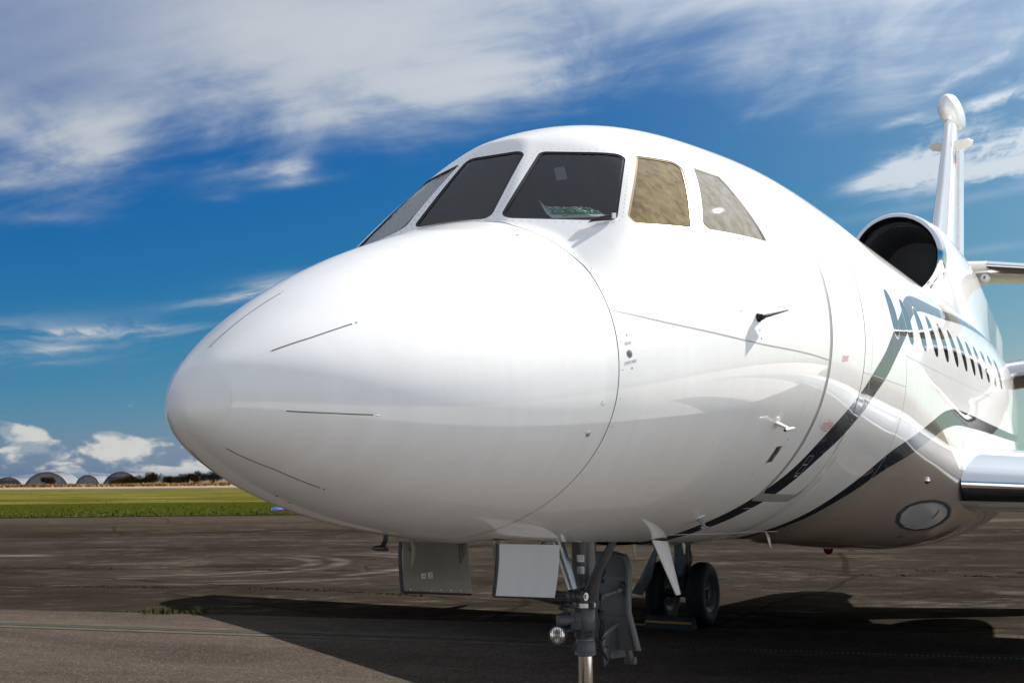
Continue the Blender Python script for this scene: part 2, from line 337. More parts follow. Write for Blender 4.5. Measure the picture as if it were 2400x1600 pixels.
# ---------------------------------------------------------------- the aircraft
jet = empty('business_jet')
tag(jet, 'white three-engined business jet with navy stripes parked on the apron', 'aircraft')
R_ = math.radians
S1 = np.array([(3.27, -100), (3.275, -84), (3.311, -69.1), (3.353, -62), (3.445, -55.1), (3.517, -49.7), (3.643, -42.2), (3.75, -35.1), (3.886, -29), (4.066, -23.5), (4.187, -20), (4.348, -15.3), (4.51, -10.6), (4.727, -5.6), (4.96, .2), (5.279, 6.8), (5.535, 11.6), (5.737, 15.7), (6.063, 20.0), (6.40, 22.4), (6.80, 23.9), (7.3, 25.4), (8.02, 27.7), (9.45, 33.3), (11, 36), (13, 38)])
W1 = np.array([(3.2, .10), (3.5, .11), (4.0, .105), (4.5, .085), (5.5, .075), (6.2, .065), (8, .055), (13, .05)])
S2 = np.array([(4.50, -104), (4.62, -80), (4.75, -68), (4.90, -57.5), (4.965, -52.8), (5.05, -48), (5.17, -43), (5.31, -38), (5.49, -33.2), (5.77, -28.6), (6.17, -23.5), (6.60, -18.9), (6.90, -16.6), (7.25, -15.2), (7.6, -14.9), (8.3, -15.3), (9.1, -16.0), (10.4, -17.2), (11.5, -17.8), (13.2, -18)])
W2 = np.array([(4.6, .07), (5.2, .085), (5.8, .072), (6.6, .062), (7.4, .060), (9.0, .045), (11.3, .032), (13.2, .03)])
def polydist(Y, s, pl):
    d = np.full(Y.shape, 9.0)
    for (a, b), (c, e) in zip(pl[:-1], pl[1:]):
        vx, vy = c-a, e-b; t = np.clip(((Y-a)*vx+(s-b)*vy)/(vx*vx+vy*vy), 0, 1); d = np.minimum(d, np.hypot(Y-a-t*vx, s-b-t*vy))
    return d
def smoothpoly(S, k=6):
    t = np.arange(len(S)); tt = np.linspace(0, len(S)-1, (len(S)-1)*k+1)
    return np.stack([nspline(t, S[:, 0])(tt), nspline(t, np.radians(S[:, 1])*1.25)(tt)], 1)
PL1, PL2 = smoothpoly(S1), smoothpoly(S2)
def paint_attrs(P):
    Y, ph = yphi(P); s = np.arctan2(np.sin(ph), np.abs(np.cos(ph)))*1.25
    d1 = polydist(Y, s, PL1)-np.interp(Y, W1[:, 0], W1[:, 1])
    u2 = polydist(Y, s, PL2); c2 = np.interp(Y, PL2[:, 0], PL2[:, 1], left=-9, right=PL2[-1, 1])
    d2 = u2-np.interp(Y, W2[:, 0], W2[:, 1])
    below = np.where(s < c2, u2, -u2); fwd = np.maximum((6.78-(s-R_(-20.8)*1.25)*2.83-Y)*.33, (R_(-31)*1.25-s))
    return d1, d2, np.minimum(below, fwd)
NPH = 288
rows = np.concatenate([(np.arange(1, 25)/24)**2*(.1+NOSE)-NOSE, np.arange(.1125, 4.5, .0125), np.arange(4.5, 8.5, .025), np.arange(8.5, 18.6, .06)])
phs = np.linspace(-math.pi, math.pi, NPH, endpoint=False)
YY, PP = np.meshgrid(rows, phs, indexing='ij'); r_, z_ = rad(YY, PP)
HV = np.stack([r_*np.cos(PP), YY, z_+r_*np.sin(PP)], -1).reshape(-1, 3)
nr = len(rows); I, K = np.meshgrid(np.arange(nr-1), np.arange(NPH), indexing='ij'); K2 = (K+1) % NPH
HF = np.stack([I*NPH+K, (I+1)*NPH+K, (I+1)*NPH+K2, I*NPH+K2], -1).reshape(-1, 4)
HF = HF.reshape(nr-1, NPH, 4); USED = np.zeros((nr-1, NPH), bool); LEFT = []
bm = None
def arrays_bm(vs, fs):
    me = bpy.data.meshes.new('zone'); me.from_pydata(vs, [], fs); b = bmesh.new(); b.from_mesh(me); bpy.data.meshes.remove(me); b.normal_update(); return b
def compact(F):
    F = F.reshape(-1, 4); u, inv = np.unique(F, return_inverse=True); return HV[u].tolist(), inv.reshape(-1, 4).tolist()
def zone(y0, y1, d0, d1):
    """cut a patch of the skin out of the grid to work on"""
    global bm
    ii = (rows[:-1] >= y0) & (rows[1:] <= y1); dd = np.degrees(phs); kk_ = (dd >= d0) & (dd < d1)
    m_ = ii[:, None] & kk_[None] & ~USED; USED[m_] = True; bm = arrays_bm(*compact(HF[m_]))
def close_zone():
    global bm
    LEFT.append(grab(list(bm.faces))); bm.free(); bm = None
def bisect(faces, co, no):
    geom = set(faces)
    for f in faces: geom.update(f.edges); geom.update(f.verts)
    res = bmesh.ops.bisect_plane(bm, geom=list(geom), dist=1e-6, plane_co=co, plane_no=no)
    co, no = Vector(co), Vector(no); ins, out = [], []
    for f in res['geom']:
        if isinstance(f, bmesh.types.BMFace): (ins if (f.calc_center_median()-co).dot(no) <= 0 else out).append(f)
    return ins, out
def inside_cut(faces, planes):
    for co, no in planes: faces, _ = bisect(faces, co, no)
    return faces
def grab(faces):
    ids = {}; vs = []; fs = []
    for f in faces:
        q = []
        for w in f.verts:
            k = w
            if k not in ids: ids[k] = len(vs); vs.append(tuple(w.co))
            q.append(ids[k])
        fs.append(q)
    return np.array(vs), fs
def skin_mesh(name, vs, fs, m, parent, off=0.0, attrs=False):
    Y, ph = yphi(vs); tip = Y+NOSE < .0004; _, n = skin(np.maximum(Y, 2e-4-NOSE), ph); n[tip] = (0, -1, 0)
    me = bpy.data.meshes.new(name); me.from_pydata((vs+off*n).tolist(), [], fs)
    if attrs:
        for k, a in zip(('stripe', 'stripe2', 'taupe'), paint_attrs(vs)):
            at = me.attributes.new(k, 'FLOAT', 'POINT'); at.data.foreach_set('value', a.astype(np.float32))
    me.shade_smooth(); me.normals_split_custom_set_from_vertices(n.tolist())
    return link(name, me, m, parent)
def take(name, faces, m, parent, off=0.0, attrs=False):
    if not faces: print('EMPTY', name); return empty(name, (0,0,0), parent)
    vs, fs = grab(faces); bmesh.ops.delete(bm, geom=faces, context='FACES'); return skin_mesh(name, vs, fs, m, parent, off, attrs)
def outline(corners, r, grow=0.0, seg=5):
    c = [Vector(p) for p in corners]; k = len(c); n = Vector()
    for i in range(k): n += (c[i]).cross(c[(i+1) % k])
    n.normalize(); cen = sum(c, Vector())/k; x = (c[1]-c[0]).normalized(); x = (x-n*x.dot(n)).normalized(); y = n.cross(x)
    p = [np.array(((q-cen).dot(x), (q-cen).dot(y))) for q in c]
    L = []
    for i in range(k):
        d = p[(i+1) % k]-p[i]; d /= np.linalg.norm(d); no = np.array((d[1], -d[0])); L.append((p[i]+no*grow, d))
    def isect(a, b):
        (p0, d0), (p1, d1) = a, b; t = np.linalg.solve(np.stack([d0, -d1], 1), p1-p0); return p0+d0*t[0]
    q = [isect(L[i-1], L[i]) for i in range(k)]; out = []
    rr = r if isinstance(r, (list, tuple)) else [r]*k
    for i in range(k):
        a, b = L[i-1][1], L[i][1]; ang = math.acos(max(-1, min(1, float(a@b)))); ri = rr[i]+grow; t = ri*math.tan(ang/2)
        s0 = q[i]-a*t; ctr = s0+np.array((-a[1], a[0]))*ri; a0 = math.atan2(-(-a[0]), -a[1]); a0 = math.atan2(*(s0-ctr)[::-1])
        for j in range(seg+1): th = a0+ang*j/seg; out.append(ctr+ri*np.array((math.cos(th), math.sin(th))))
    return [cen+x*float(o[0])+y*float(o[1]) for o in out], n
def planes_of(pts, n):
    cen = sum(pts, Vector())/len(pts); pl = []
    for i in range(len(pts)):
        a, b = pts[i], pts[(i+1) % len(pts)]
        if (b-a).length < 1e-5: continue
        no = (b-a).cross(n).normalized()
        if (a-cen).dot(no) < 0: no = -no
        pl.append((a, no))
    return pl
def near(pts, n, m=.06, ndot=.15):
    lo = [min(p[i] for p in pts)-m for i in range(3)]; hi = [max(p[i] for p in pts)+m for i in range(3)]; dep = m+.12; res = []
    for f in bm.faces:
        c = f.verts[0].co
        if lo[1] < c.y < hi[1] and lo[0]-.08 < c.x < hi[0]+.08 and lo[2]-.08 < c.z < hi[2]+.08 and f.normal.dot(n) > ndot: res.append(f)
    return res
LINING = []
def window(name, corners, r, gap, glassm, sealm, label=None, depth=.006, sealoff=-.003, rivets=False):
    po, n = outline(corners, r, gap); pi, _ = outline(corners, r, 0.0)
    fo = inside_cut(near(po, n), planes_of(po, n)); fi = inside_cut(fo, planes_of(pi, n))
    # faces between the outlines
    s = set(fi); pin = planes_of(po, n); ring = [f for f in near(po, n) if f not in s and all((f.calc_center_median()-co).dot(no) <= 1e-7 for co, no in pin)]
    w = take(name, fi, glassm, jet, -depth)
    take('window_seal', ring, sealm, w, sealoff)
    if label: w['label'] = label
    LINING.append((pi, n))
    if rivets:
        pr, _ = outline(corners, r, gap+.020, 4); mb = MB(); acc = 0; P = pr+[pr[0]]; k = .02
        for a, b in zip(P[:-1], P[1:]):
            d = (b-a).length
            while acc+d >= k:
                t = (k-acc)/d; c = a.lerp(b, t); a = c; d = (b-a).length; acc = 0; k = .036
                Y, ph = yphi(np.array(c)); p0, nn = skin(np.array([Y]), np.array([ph]), .0006); p0, nn = Vector(p0[0]), Vector(nn[0]); x = nn.orthogonal().normalized(); y = nn.cross(x)
                mb.add([p0+(x*math.cos(i*math.pi/3)+y*math.sin(i*math.pi/3))*.0024 for i in range(6)], [tuple(range(6))])
            acc += d
        mb.build('screw_row', MAT['gear_dark'], w, 0)['kind'] = 'stuff'
    return w
mir = lambda cs: [(-x, y, z) for x, y, z in cs][::-1]
P2 = [(-.19, 1.62, 2.897), (.19, 1.62, 2.897), (.152, 2.012, 3.286), (-.152, 2.012, 3.286)]
P3 = [(.265, 1.611, 2.885), (.692, 1.844, 2.873), (.565, 2.255, 3.271), (.235, 2.058, 3.284)]
P4 = [(.771, 1.898, 2.858), (.897, 2.254, 2.889), (.722, 2.586, 3.287), (.609, 2.333, 3.276), (.746, 1.905, 2.90)]
P5 = [(.936, 2.385, 2.900), (1.061, 2.875, 2.913), (.833, 2.844, 3.265), (.767, 2.673, 3.275), (.917, 2.362, 2.925)]
zone(1.3, 3.25, 0, 180)
window('windshield_pane', P2, .03, .014, MAT['cockpit_glass'], MAT['seal_black'], 'narrow centre windshield pane', rivets=True)
window('windshield_pane', P3, .035, .014, MAT['cockpit_glass'], MAT['seal_black'], 'wide dark port windshield pane', rivets=True)
window('windshield_pane', mir(P3), .035, .014, MAT['cockpit_glass'], MAT['seal_black'], 'silvery starboard windshield pane', rivets=True)
window('cockpit_side_window', P4, [.02, .012, .04, .02, .02], .010, MAT['shade_gold'], MAT['frame_gold'], 'gold tinted side window')
window('cockpit_side_window', P5, [.02, .012, .02, .02, .02], .008, MAT['shade_pale'], MAT['seal_grey'], 'pale slanted rear side window')
window('cockpit_side_window', mir(P4), .015, .010, MAT['shade_gold'], MAT['frame_gold'])
window('cockpit_side_window', mir(P5), .012, .008, MAT['shade_pale'], MAT['seal_grey'])
close_zone()
for i in range(12):
    y0 = 5.11+.505*i; p0, n0 = skin(np.array([y0]), np.array([R_(11.6)])); p0, n0 = Vector(p0[0]), Vector(n0[0]); up = (Vector((0, 0, 1))-n0*n0.z).normalized(); ax = up.cross(n0)
    if ax.y < 0: ax = -ax
    cs = [p0+ax*(.115*math.copysign(abs(math.cos(t))**.85, math.cos(t)))+up*(.165*math.copysign(abs(math.sin(t))**.9, math.sin(t))) for t in [2*math.pi*k/20 for k in range(20)]]
    if sum((cs[j].cross(cs[(j+1) % 20]) for j in range(20)), Vector()).dot(n0) < 0: cs = cs[::-1]
    zone(y0-.22, y0+.22, -2, 27)
    pl = planes_of([p0+(c-p0)*1.08 for c in cs], n0); fo = inside_cut(near(cs, n0), pl); fi = inside_cut(fo, planes_of(cs, n0)); s = set(fi)
    ring = [f for f in near(cs, n0) if f not in s and all((f.calc_center_median()-co).dot(no) <= 1e-7 for co, no in pl)]
    w = take('cabin_window', fi, MAT['cabin_glass'], jet, -.0015); take('window_seal', ring, MAT['window_rim'], w, -.0005); close_zone()
# entry door with its seal and the gaps
def yplane(y, sgn): return (Vector((0, y, 2.5)), Vector((0, sgn, 0)))
def pplane(deg, sgn, y=3.8):
    t = R_(deg); return (Vector((0, y, 2.55)), Vector((-math.sin(t)*sgn, 0, math.cos(t)*sgn)))
def doorplanes(y0, y1, lo, hi, ch):
    pl = [yplane(y0, -1), yplane(y1, 1), pplane(lo, -1), pplane(hi, 1)]
    for y, sg in ((y0, -1), (y1, 1)):
        for d, sp in ((lo, -1), (hi, 1)):
            p, n = skin(np.array([y]), np.array([R_(d)])); p = Vector(p[0]); t = R_(d); tan = Vector((-math.sin(t), 0, math.cos(t)))*sp; k = (tan+Vector((0, sg, 0))).normalized()
            pl.append((p-tan*ch, k))
    return pl
zone(3.3, 4.3, -60, 55)
cand = [f for f in bm.faces if 3.2 < f.verts[0].co.y < 4.4 and f.verts[0].co.x > .4]
OD = doorplanes(3.425, 4.137, -50.5, 42, .05); outer = inside_cut(cand, OD)
dplanes = doorplanes(3.468, 4.130, -47.3, 41.5, .05); inner = inside_cut(outer, dplanes); s = set(inner)
ring = [f for f in bm.faces if 3.2 < f.verts[0].co.y < 4.4 and f.verts[0].co.x > .4 and f not in s and all((f.calc_center_median()-co).dot(no) <= 1e-7 for co, no in OD)]
door = take('entry_door', inner, MAT['striped_paint'], jet, 0.0, True); door['label'] = 'closed forward entry door with a grey seal'
take('door_seal', ring, MAT['seal_grey'], door, -.0012); close_zone()
# nose wheel bay opening
bay = [Vector(p) for p in ((-.235, 1.585, 1.4), (.235, 1.585, 1.4), (.235, 3.30, 1.4), (-.235, 3.30, 1.4))]; nb = Vector((0, 0, -1))
zone(1.3, 3.7, -130, -50)
fb = inside_cut([f for f in bm.faces if 1.3 < f.verts[0].co.y < 3.6 and f.verts[0].co.z < 1.75 and abs(f.verts[0].co.x) < .5], planes_of(bay, nb)); bmesh.ops.delete(bm, geom=fb, context='FACES'); close_zone()
mb = MB()
b0 = [Vector((x, y, 1.36)) for x, y in ((-.24, 1.58), (.24, 1.58), (.24, 3.31), (-.24, 3.31))]; vb = [(-.24, 1.58, 1.53), (.24, 1.58, 1.53), (.24, 3.31, 1.44), (-.24, 3.31, 1.44)]; vt = [(p[0], p[1], 2.02) for p in vb]
mb.add(vb+vt, [(0, 1, 5, 4), (1, 2, 6, 5), (2, 3, 7, 6), (3, 0, 4, 7), (4, 5, 6, 7)]); mb.build('nose_wheel_bay', MAT['bay_dark'], jet, 0)
# landing light in the fairing
LT = [(1.154, 7.633, 1.467), (1.118, 7.747, 1.396), (1.051, 7.698, 1.333), (.971, 7.52, 1.294), (.905, 7.249, 1.292), (.878, 6.919, 1.327), (.891, 6.645, 1.386), (.937, 6.497, 1.453), (1.0, 6.525, 1.511), (1.065, 6.723, 1.547), (1.12, 7.039, 1.553), (1.152, 7.38, 1.524)]
zone(6.0, 8.3, -75, -30)
lt = [Vector(p) for p in LT]; ln = sum((lt[j].cross(lt[(j+1) % 12]) for j in range(12)), Vector()).normalized()
if ln.x < 0: ln = -ln
lc = sum(lt, Vector())/12; lo_ = [lc+(p-lc)*1.0 for p in lt]; li_ = [lc+(p-lc)*.84 for p in lt]
pl = planes_of(lo_, ln); fo = inside_cut(near(lo_, ln, .15), pl); fi = inside_cut(fo, planes_of(li_, ln)); s = set(fi)
ring = [f for f in near(lo_, ln, .15) if f not in s and all((f.calc_center_median()-co).dot(no) <= 1e-7 for co, no in pl)]
tl = take('landing_light', fi, MAT['lens_frost'], jet, -.002); take('lens_frame', ring, MAT['gear_dark'], tl, .001); close_zone()
mb = MB(); fr = [lc+(p-lc)*.86-ln*.01 for p in lt]; bk = [lc+(p-lc)*.6-ln*.16 for p in lt]; mb.loft([fr, bk], True, False); mb.add(bk, [tuple(range(12))]); mb.build('lamp_housing', MAT['lamp_white'], tl)
fw = Vector((.15, -1, -.1)).normalized(); pc = lc+Vector((.03, .22, .02))-ln*.10
mb = MB(); mb.lathe([(0, .115), (.01, .12), (.03, .11), (.05, .07), (.06, .0)], pc+fw*.05, -fw, 28); mb.build('reflector', MAT['polished'], tl)
# radome, nose cap and seam
v0, f0 = compact(HF[~USED]); f0 = list(f0)
for vs, fs in LEFT:
    b_ = len(v0); v0 = v0+vs.tolist(); f0 += [[i+b_ for i in q] for q in fs]
b_ = len(v0); v0 += HV[:NPH].tolist(); f0.append(list(range(b_, b_+NPH))); bm = arrays_bm(v0, f0)
allf = list(bm.faces); rc, rn = Vector((0, 1.49, 2.12)), Vector((0, 1, -.12)).normalized()
ring_zone = [f for f in allf if 1.25 < f.verts[0].co.y < 1.8]; zs = set(ring_zone); front = [f for f in allf if f not in zs and f.verts[0].co.y <= 1.25]
a, b = bisect(ring_zone, rc, rn); front += a; seam, b = bisect(b, rc+rn*.0045, rn)
ft = [f for f in front if f.verts[0].co.y < .12]; fs_ = set(ft); rest = [f for f in front if f not in fs_]
ca, cb = bisect(ft, (0, .05, 2.01), Vector((0, 1, -.01)).normalized()); rest += cb
take('seam_groove', seam, MAT['groove'], jet, -.004)
vs, fs = grab(ca); capm = (vs, fs); vs2, fs2 = grab(rest)
bmesh.ops.delete(bm, geom=ca+rest, context='FACES')
radome = skin_mesh('radome', vs2, fs2, MAT['radome_paint'], jet); radome['label'] = 'smooth white nose cone'
skin_mesh('nose_cap', vs, fs, MAT['cap_paint'], radome, .0015)
fus = take('fuselage', list(bm.faces), MAT['striped_paint'], jet, 0.0, True); bm.free()
# ---- helpers on the skin
def sk(Y, deg, off=0.0):
    p, n = skin(np.array([Y]), np.array([R_(deg)]), off); return Vector(p[0]), Vector(n[0])
def frame(Y, deg):
    """point, aft tangent, upward tangent, normal"""
    p, n = sk(Y, deg); a = sk(Y+.01, deg)[0]-p; a = (a-n*a.dot(n)).normalized(); up = n.cross(a)
    if up.z*math.cos(R_(deg))+.001 < 0 and abs(deg) < 89: up = -up
    return p, a, up, n
def ribbon(name, path, width, m, parent, off=.0008, n=0):
    pts = []
    for (a, b), (c, d) in zip(path[:-1], path[1:]):
        k = max(2, int((abs(c-a)+abs(d-b)*.02)/.03)); pts += [(a+(c-a)*i/k, b+(d-b)*i/k) for i in range(k)]
    pts.append(path[-1]); A = np.array(pts)
    if len(path) > 3:
        q_ = np.array(path, float); t_ = np.arange(len(q_)); tt = np.linspace(0, len(q_)-1, max(len(pts), 12)); A = np.stack([nspline(t_, q_[:, 0])(tt), nspline(t_, q_[:, 1])(tt)], 1)
    P, N = skin(A[:, 0], np.radians(A[:, 1])); T = np.gradient(P, axis=0); S = np.cross(N, T); S /= np.linalg.norm(S, axis=1, keepdims=True)
    h = width/2; mb = MB(); mb.loft([[P[i]+S[i]*h-N[i]*.002, P[i]+S[i]*h*.85+N[i]*off, P[i]-S[i]*h*.85+N[i]*off, P[i]-S[i]*h-N[i]*.002] for i in range(len(P))], True, True)
    return mb.build(name, m, parent, 30)
def stud(name, Y, deg, r, m, parent, h=.002, n=14):
    p, a, up, nn = frame(Y, deg); mb = MB(); mb.lathe([(-.003, r), (h*.6, r), (h, r*.8), (h, 0)], p, nn, n); return mb.build(name, m, parent)
def textmesh(txt, size):
    cu = bpy.data.curves.new('txt', 'FONT'); cu.body = txt; cu.size = size; cu.align_x = 'CENTER'; cu.align_y = 'CENTER'; cu.resolution_u = 3
    o = bpy.data.objects.new('txt', cu); COL.objects.link(o); dg = bpy.context.evaluated_depsgraph_get(); me = bpy.data.meshes.new_from_object(o.evaluated_get(dg))
    bpy.data.objects.remove(o); bpy.data.curves.remove(cu); return me
def hulltext(name, txt, size, Y, deg, m, parent, sx=1.0, off=.0012):
    me = textmesh(txt, size); n = len(me.vertices); c = np.zeros(n*3); me.vertices.foreach_get('co', c); c = c.reshape(-1, 3)
    r0 = float(rad(np.array([Y]), np.array([R_(deg)]))[0][0]); P, N = skin(Y+c[:, 0]*sx, R_(deg)+c[:, 1]/r0, off); me.vertices.foreach_set('co', P.reshape(-1)); me.materials.clear(); return link(name, me, m, parent)
# radome details
for path in ([(.138, 102.3), (.307, 97.9), (.475, 92.8)], [(.181, 41.4), (.299, 40), (.434, 40)], [(.171, -7.1), (.284, -5.9), (.414, -5.2)], [(.128, -71.5), (.28, -61.5), (.468, -58.5)], [(.185, -137), (.228, -136.6), (.45, -136)], [(.181, 140), (.434, 140)]):
    st = ribbon('diverter_strip', path, .0042, MAT['gear_dark'], radome, .001); y, d = path[-1]; stud('strip_screw', y+.016, d, .0045, MAT['polished'], st, .001)
stud('radome_latch', 1.411, -5.1, .010, MAT['brushed'], jet); stud('radome_latch', 1.365, -13.3, .014, MAT['brushed'], jet); stud('radome_latch', 1.471, 56.9, .008, MAT['polished'], jet)
for y in (.491, .566): stud('drain_hole', y, -97, .007, MAT['gear_dark'], radome, .0006)
for k in range(46):
    d_ = -172+k*7.6; stud('radome_screw', 1.515+.12*(float(sk(1.51, d_)[0].z)-2.12), d_, .0028, MAT['joint_grey'], radome, .0006, 8)
# joints of the skin panels
ribbon('panel_joint', [(1.53, 19.9), (1.753, 13.8), (2.028, 8.3), (2.358, 2.9), (2.771, -2.1), (3.291, -6.4), (3.42, -7.3)], .007, MAT['joint_grey'], fus)
ribbon('panel_joint', [(4.15, -9.6), (5.37, -9.8)], .004, MAT['joint_grey'], fus); ribbon('panel_joint', [(5.38, 0), (5.38, -44)], .005, MAT['joint_grey'], fus)
ribbon('panel_joint', [(3.17, -69), (5.0, -69)], .006, MAT['cap_paint'], fus); ribbon('panel_joint', [(5.4, -.5), (7.6, -1.5), (9.8, -2)], .003, MAT['joint_grey'], fus)
ribbon('door_gap', [(4.134, 41), (4.134, 10), (4.134, -15), (4.134, -33)], .006, MAT['seal_black'], door, .0012)
ribbon('panel_joint', [(3.48, -53), (4.11, -53)], .004, MAT['joint_grey'], fus); ribbon('panel_joint', [(4.33, 44), (4.33, -20), (4.34, -48)], .002, MAT['cap_paint'], fus)
ribbon('panel_joint', [(7.55, -18), (7.5, -36)], .004, MAT['joint_grey'], fus); ribbon('panel_joint', [(8.0, -18), (7.85, -33)], .004, MAT['joint_grey'], fus)
# static port, writing
sp = stud('static_port', 1.571, 6.6, .016, MAT['grey_disc'], jet, .0015, 28); stud('port_hole', 1.571, 6.6, .003, MAT['seal_black'], sp, .0025)
hulltext('lettering', 'STD-BY', .016, 1.571, 9.4, MAT['print_black'], sp, .7); hulltext('lettering', 'STATIC PORT', .017, 1.571, 4.3, MAT['print_black'], sp, .7)
for d in (11.7, 2.7): stud('jack_point', 1.577, d, .0035, MAT['gear_dark'], jet, .001)
hulltext('lettering', 'EXIT', .046, 3.712, -7.2, MAT['print_red'], door, 1.25)
for k, tx in enumerate(('NOTE', 'AFTER PULLING THE HANDLE', 'LET IT CLOSE BY ITS COUNTERWEIGHT', 'BEFORE OPENING THE DOOR')):
    hulltext('lettering', tx, .018, 3.715, -23.4-k*.72, MAT['print_red'], door, .78)
ribbon('handle_slot', [(3.68, -26.2), (3.75, -26.2)], .005, MAT['print_black'], door)
for (y0, y1, d0, d1) in ((3.70, 3.78, -33.6, -36.4), (3.70, 3.78, -36.6, -39.4)):
    for p in ([(y0, d0), (y1, d0)], [(y1, d0), (y1, d1)], [(y0, d1), (y1, d1)], [(y0, d0), (y0, d1)]): ribbon('handle_outline', p, .0025, MAT['joint_grey'], door, .0006)
hulltext('lettering', 'PUSH', .022, 3.735, -40.3, MAT['print_white'], door)
# recessed plate, oval access covers
def plate(name, Y, deg, w, h, m, parent, off=.0015, skew=0.0):
    p, a, up, n = frame(Y, deg); rr = float(rad(np.array([Y]), np.array([R_(deg)]))[0][0]); mb = MB(); q = []
    for i in range(7):
        t = i/6-.5; P0, N0 = skin(np.array([Y-w/2+skew*t, Y+w/2+skew*t]), np.array([R_(deg)+t*h/rr]*2), off); q.append([P0[0]-N0[0]*.004, P0[0], P0[1], P0[1]-N0[1]*.004])
    mb.loft([[Vector(k) for k in r] for r in q], True, True); return mb.build(name, m, parent, 30)
pt = plate('drain_plate', 3.137, -31.7, .072, .10, MAT['brushed'], jet, .001); ribbon('plate_slot', [(3.115, -30), (3.14, -31.2), (3.13, -32.2), (3.155, -33.5)], .005, MAT['gear_dark'], pt, .0022)
def ringmark(Y, deg, ry, rd, parent):
    ribbon('access_cover', [(Y+ry*math.cos(t), deg+rd*math.sin(t)) for t in np.linspace(0, 2*math.pi, 25)], .0028, MAT['joint_grey'], parent, .0006)
ringmark(4.262, -36.3, .045, 1.55, fus); stud('cover_lock', 4.262, -36.3, .012, MAT['brushed'], fus, .001); stud('cover_lock', 4.262, -34.1, .008, MAT['joint_grey'], fus, .001); ringmark(4.28, -43.3, .03, .8, fus); stud('cover_lock', 4.33, -42.3, .006, MAT['gear_dark'], fus, .001)
for y, d in ((2.42, 9.2), (2.57, 3.4), (2.58, 1.2), (3.2, -27.5), (3.05, -37.8), (3.56, -51.8), (4.02, -52)): stud('skin_fastener', y, d, .004, MAT['gear_dark'], fus, .001)
# probes and antennas
p, a, up, n = frame(2.569, 6.4); v_ = empty('angle_of_attack_vane', (0, 0, 0), jet)
mb = MB(); mb.lathe([(-.004, .022), (.004, .022), (.012, .016), (.03, .013), (.036, 0)], p, n, 20); mb.build('vane_hub', MAT['vane_black'], v_)
q0 = p+n*.02; mb = MB(); mb.loft([[q0+up*.009+n*.012, q0+n*.022, q0-up*.009+n*.012, q0-up*.006, q0+up*.006], [q0+a*.16+up*.003+n*.058, q0+a*.16+n*.064, q0+a*.16-up*.003+n*.058, q0+a*.16-up*.002+n*.03, q0+a*.16+up*.002+n*.03]]); mb.build('vane_blade', MAT['vane_black'], v_)
def probe(name, Y, deg, tall, m, length=.11, r=.008):
    p, a, up, n = frame(Y, deg); t = empty(name, (0, 0, 0), jet); rr = []
    for k in range(5):
        s_ = k/4; c = p+n*(tall*s_)-n*.004+a*(.01*s_); L = .030-.012*s_; W = .009-.004*s_
        rr.append([c+a*(L*math.cos(u_))+up*(W*math.sin(u_)) for u_ in [2*math.pi*j/12 for j in range(12)]])
    mb = MB(); mb.loft(rr); mb.build('mast', m, t); e = p+n*tall+a*.01
    mb = MB(); mb.path([e-a*length*.55, e-a*length*.5, e+a*length*.2, e+a*length*.5], [r, r, r, r*.35], 14, False); mb.build('pitot_tube', m, t)
    mb = MB(); mb.rod(e-a*(length*.553), e-a*(length*.54), r*.72, n=14); mb.build('tube_mouth', MAT['seal_black'], t)
    mb = MB(); mb.lathe([(-.004, .034), (.002, .032), (.004, .02), (.004, 0)], p, n, 20); mb.build('probe_base', MAT['white_paint'], t)
probe('pitot_probe', 2.925, -21.7, .075, MAT['probe_cream']); probe('pitot_probe', 3.07, -56.8, .055, MAT['gear_light'])
def blade(name, root0, root1, tip0, tip1, thick, m, parent=jet):
    """swept blade antenna: root chord root0..root1, tip chord tip0..tip1"""
    rings = []; sp_ = (Vector(tip0)-Vector(root0)).normalized(); ch = (Vector(root1)-Vector(root0)).normalized(); sd = sp_.cross(ch).normalized()
    for k in range(5):
        t = k/4; A = Vector(root0).lerp(Vector(tip0), t); B = Vector(root1).lerp(Vector(tip1), t); th = thick*(1-.55*t); rg = []
        for j in range(14):
            u_ = 2*math.pi*j/14; c = .5-.5*math.cos(u_); yt = math.sin(u_)*th*.5*(1.25-.5*c); rg.append(A.lerp(B, c)+sd*yt)
        rings.append(rg)
    mb = MB(); mb.loft(rings); return mb.build(name, m, parent, 60)
blade('blade_antenna', (.30, 3.17, 1.42), (.30, 3.40, 1.40), (.31, 3.476, 1.104), (.31, 3.547, 1.106), .035, MAT['white_paint'])
blade('blade_antenna', (.1, 3.355, 1.39), (.1, 3.42, 1.385), (.1, 3.40, 1.298), (.1, 3.42, 1.297), .014, MAT['probe_cream'])
blade('blade_antenna', (.30, 5.22, 1.37), (.30, 5.30, 1.37), (.30, 5.32, 1.26), (.30, 5.345, 1.26), .016, MAT['white_paint'])
blade('blade_antenna', (0, 4.40, 1.35), (0, 4.47, 1.35), (0, 4.44, 1.265), (0, 4.455, 1.265), .014, MAT['probe_cream'])
mb = MB(); mb.lathe([(-.03, .045), (0, .045), (.02, .043), (.045, .032), (.058, .014), (.06, 0)], (0, 8.1, 1.105), (0, 0, -1), 22); mb.build('beacon_light', MAT['beacon_red'], jet); mb = MB(); mb.lathe([(-.01, .05), (.004, .05), (.004, 0)], (0, 8.1, 1.105), (0, 0, -1), 22); mb.build('beacon_base', MAT['brushed'], bpy.data.objects['beacon_light'])
p, a, up, n = frame(6.617, -36.5); mb = MB(); mb.lathe([(-.004, .028), (.012, .026), (.022, .014), (.024, 0)], p, n, 18); mb.build('position_lamp', MAT['polished'], jet)
p, a, up, n = frame(7.209, -58.1); mb = MB(); mb.lathe([(-.004, .026), (.001, .024), (.001, 0)], p, n, 18); mb.build('drain_port', MAT['seal_black'], jet)
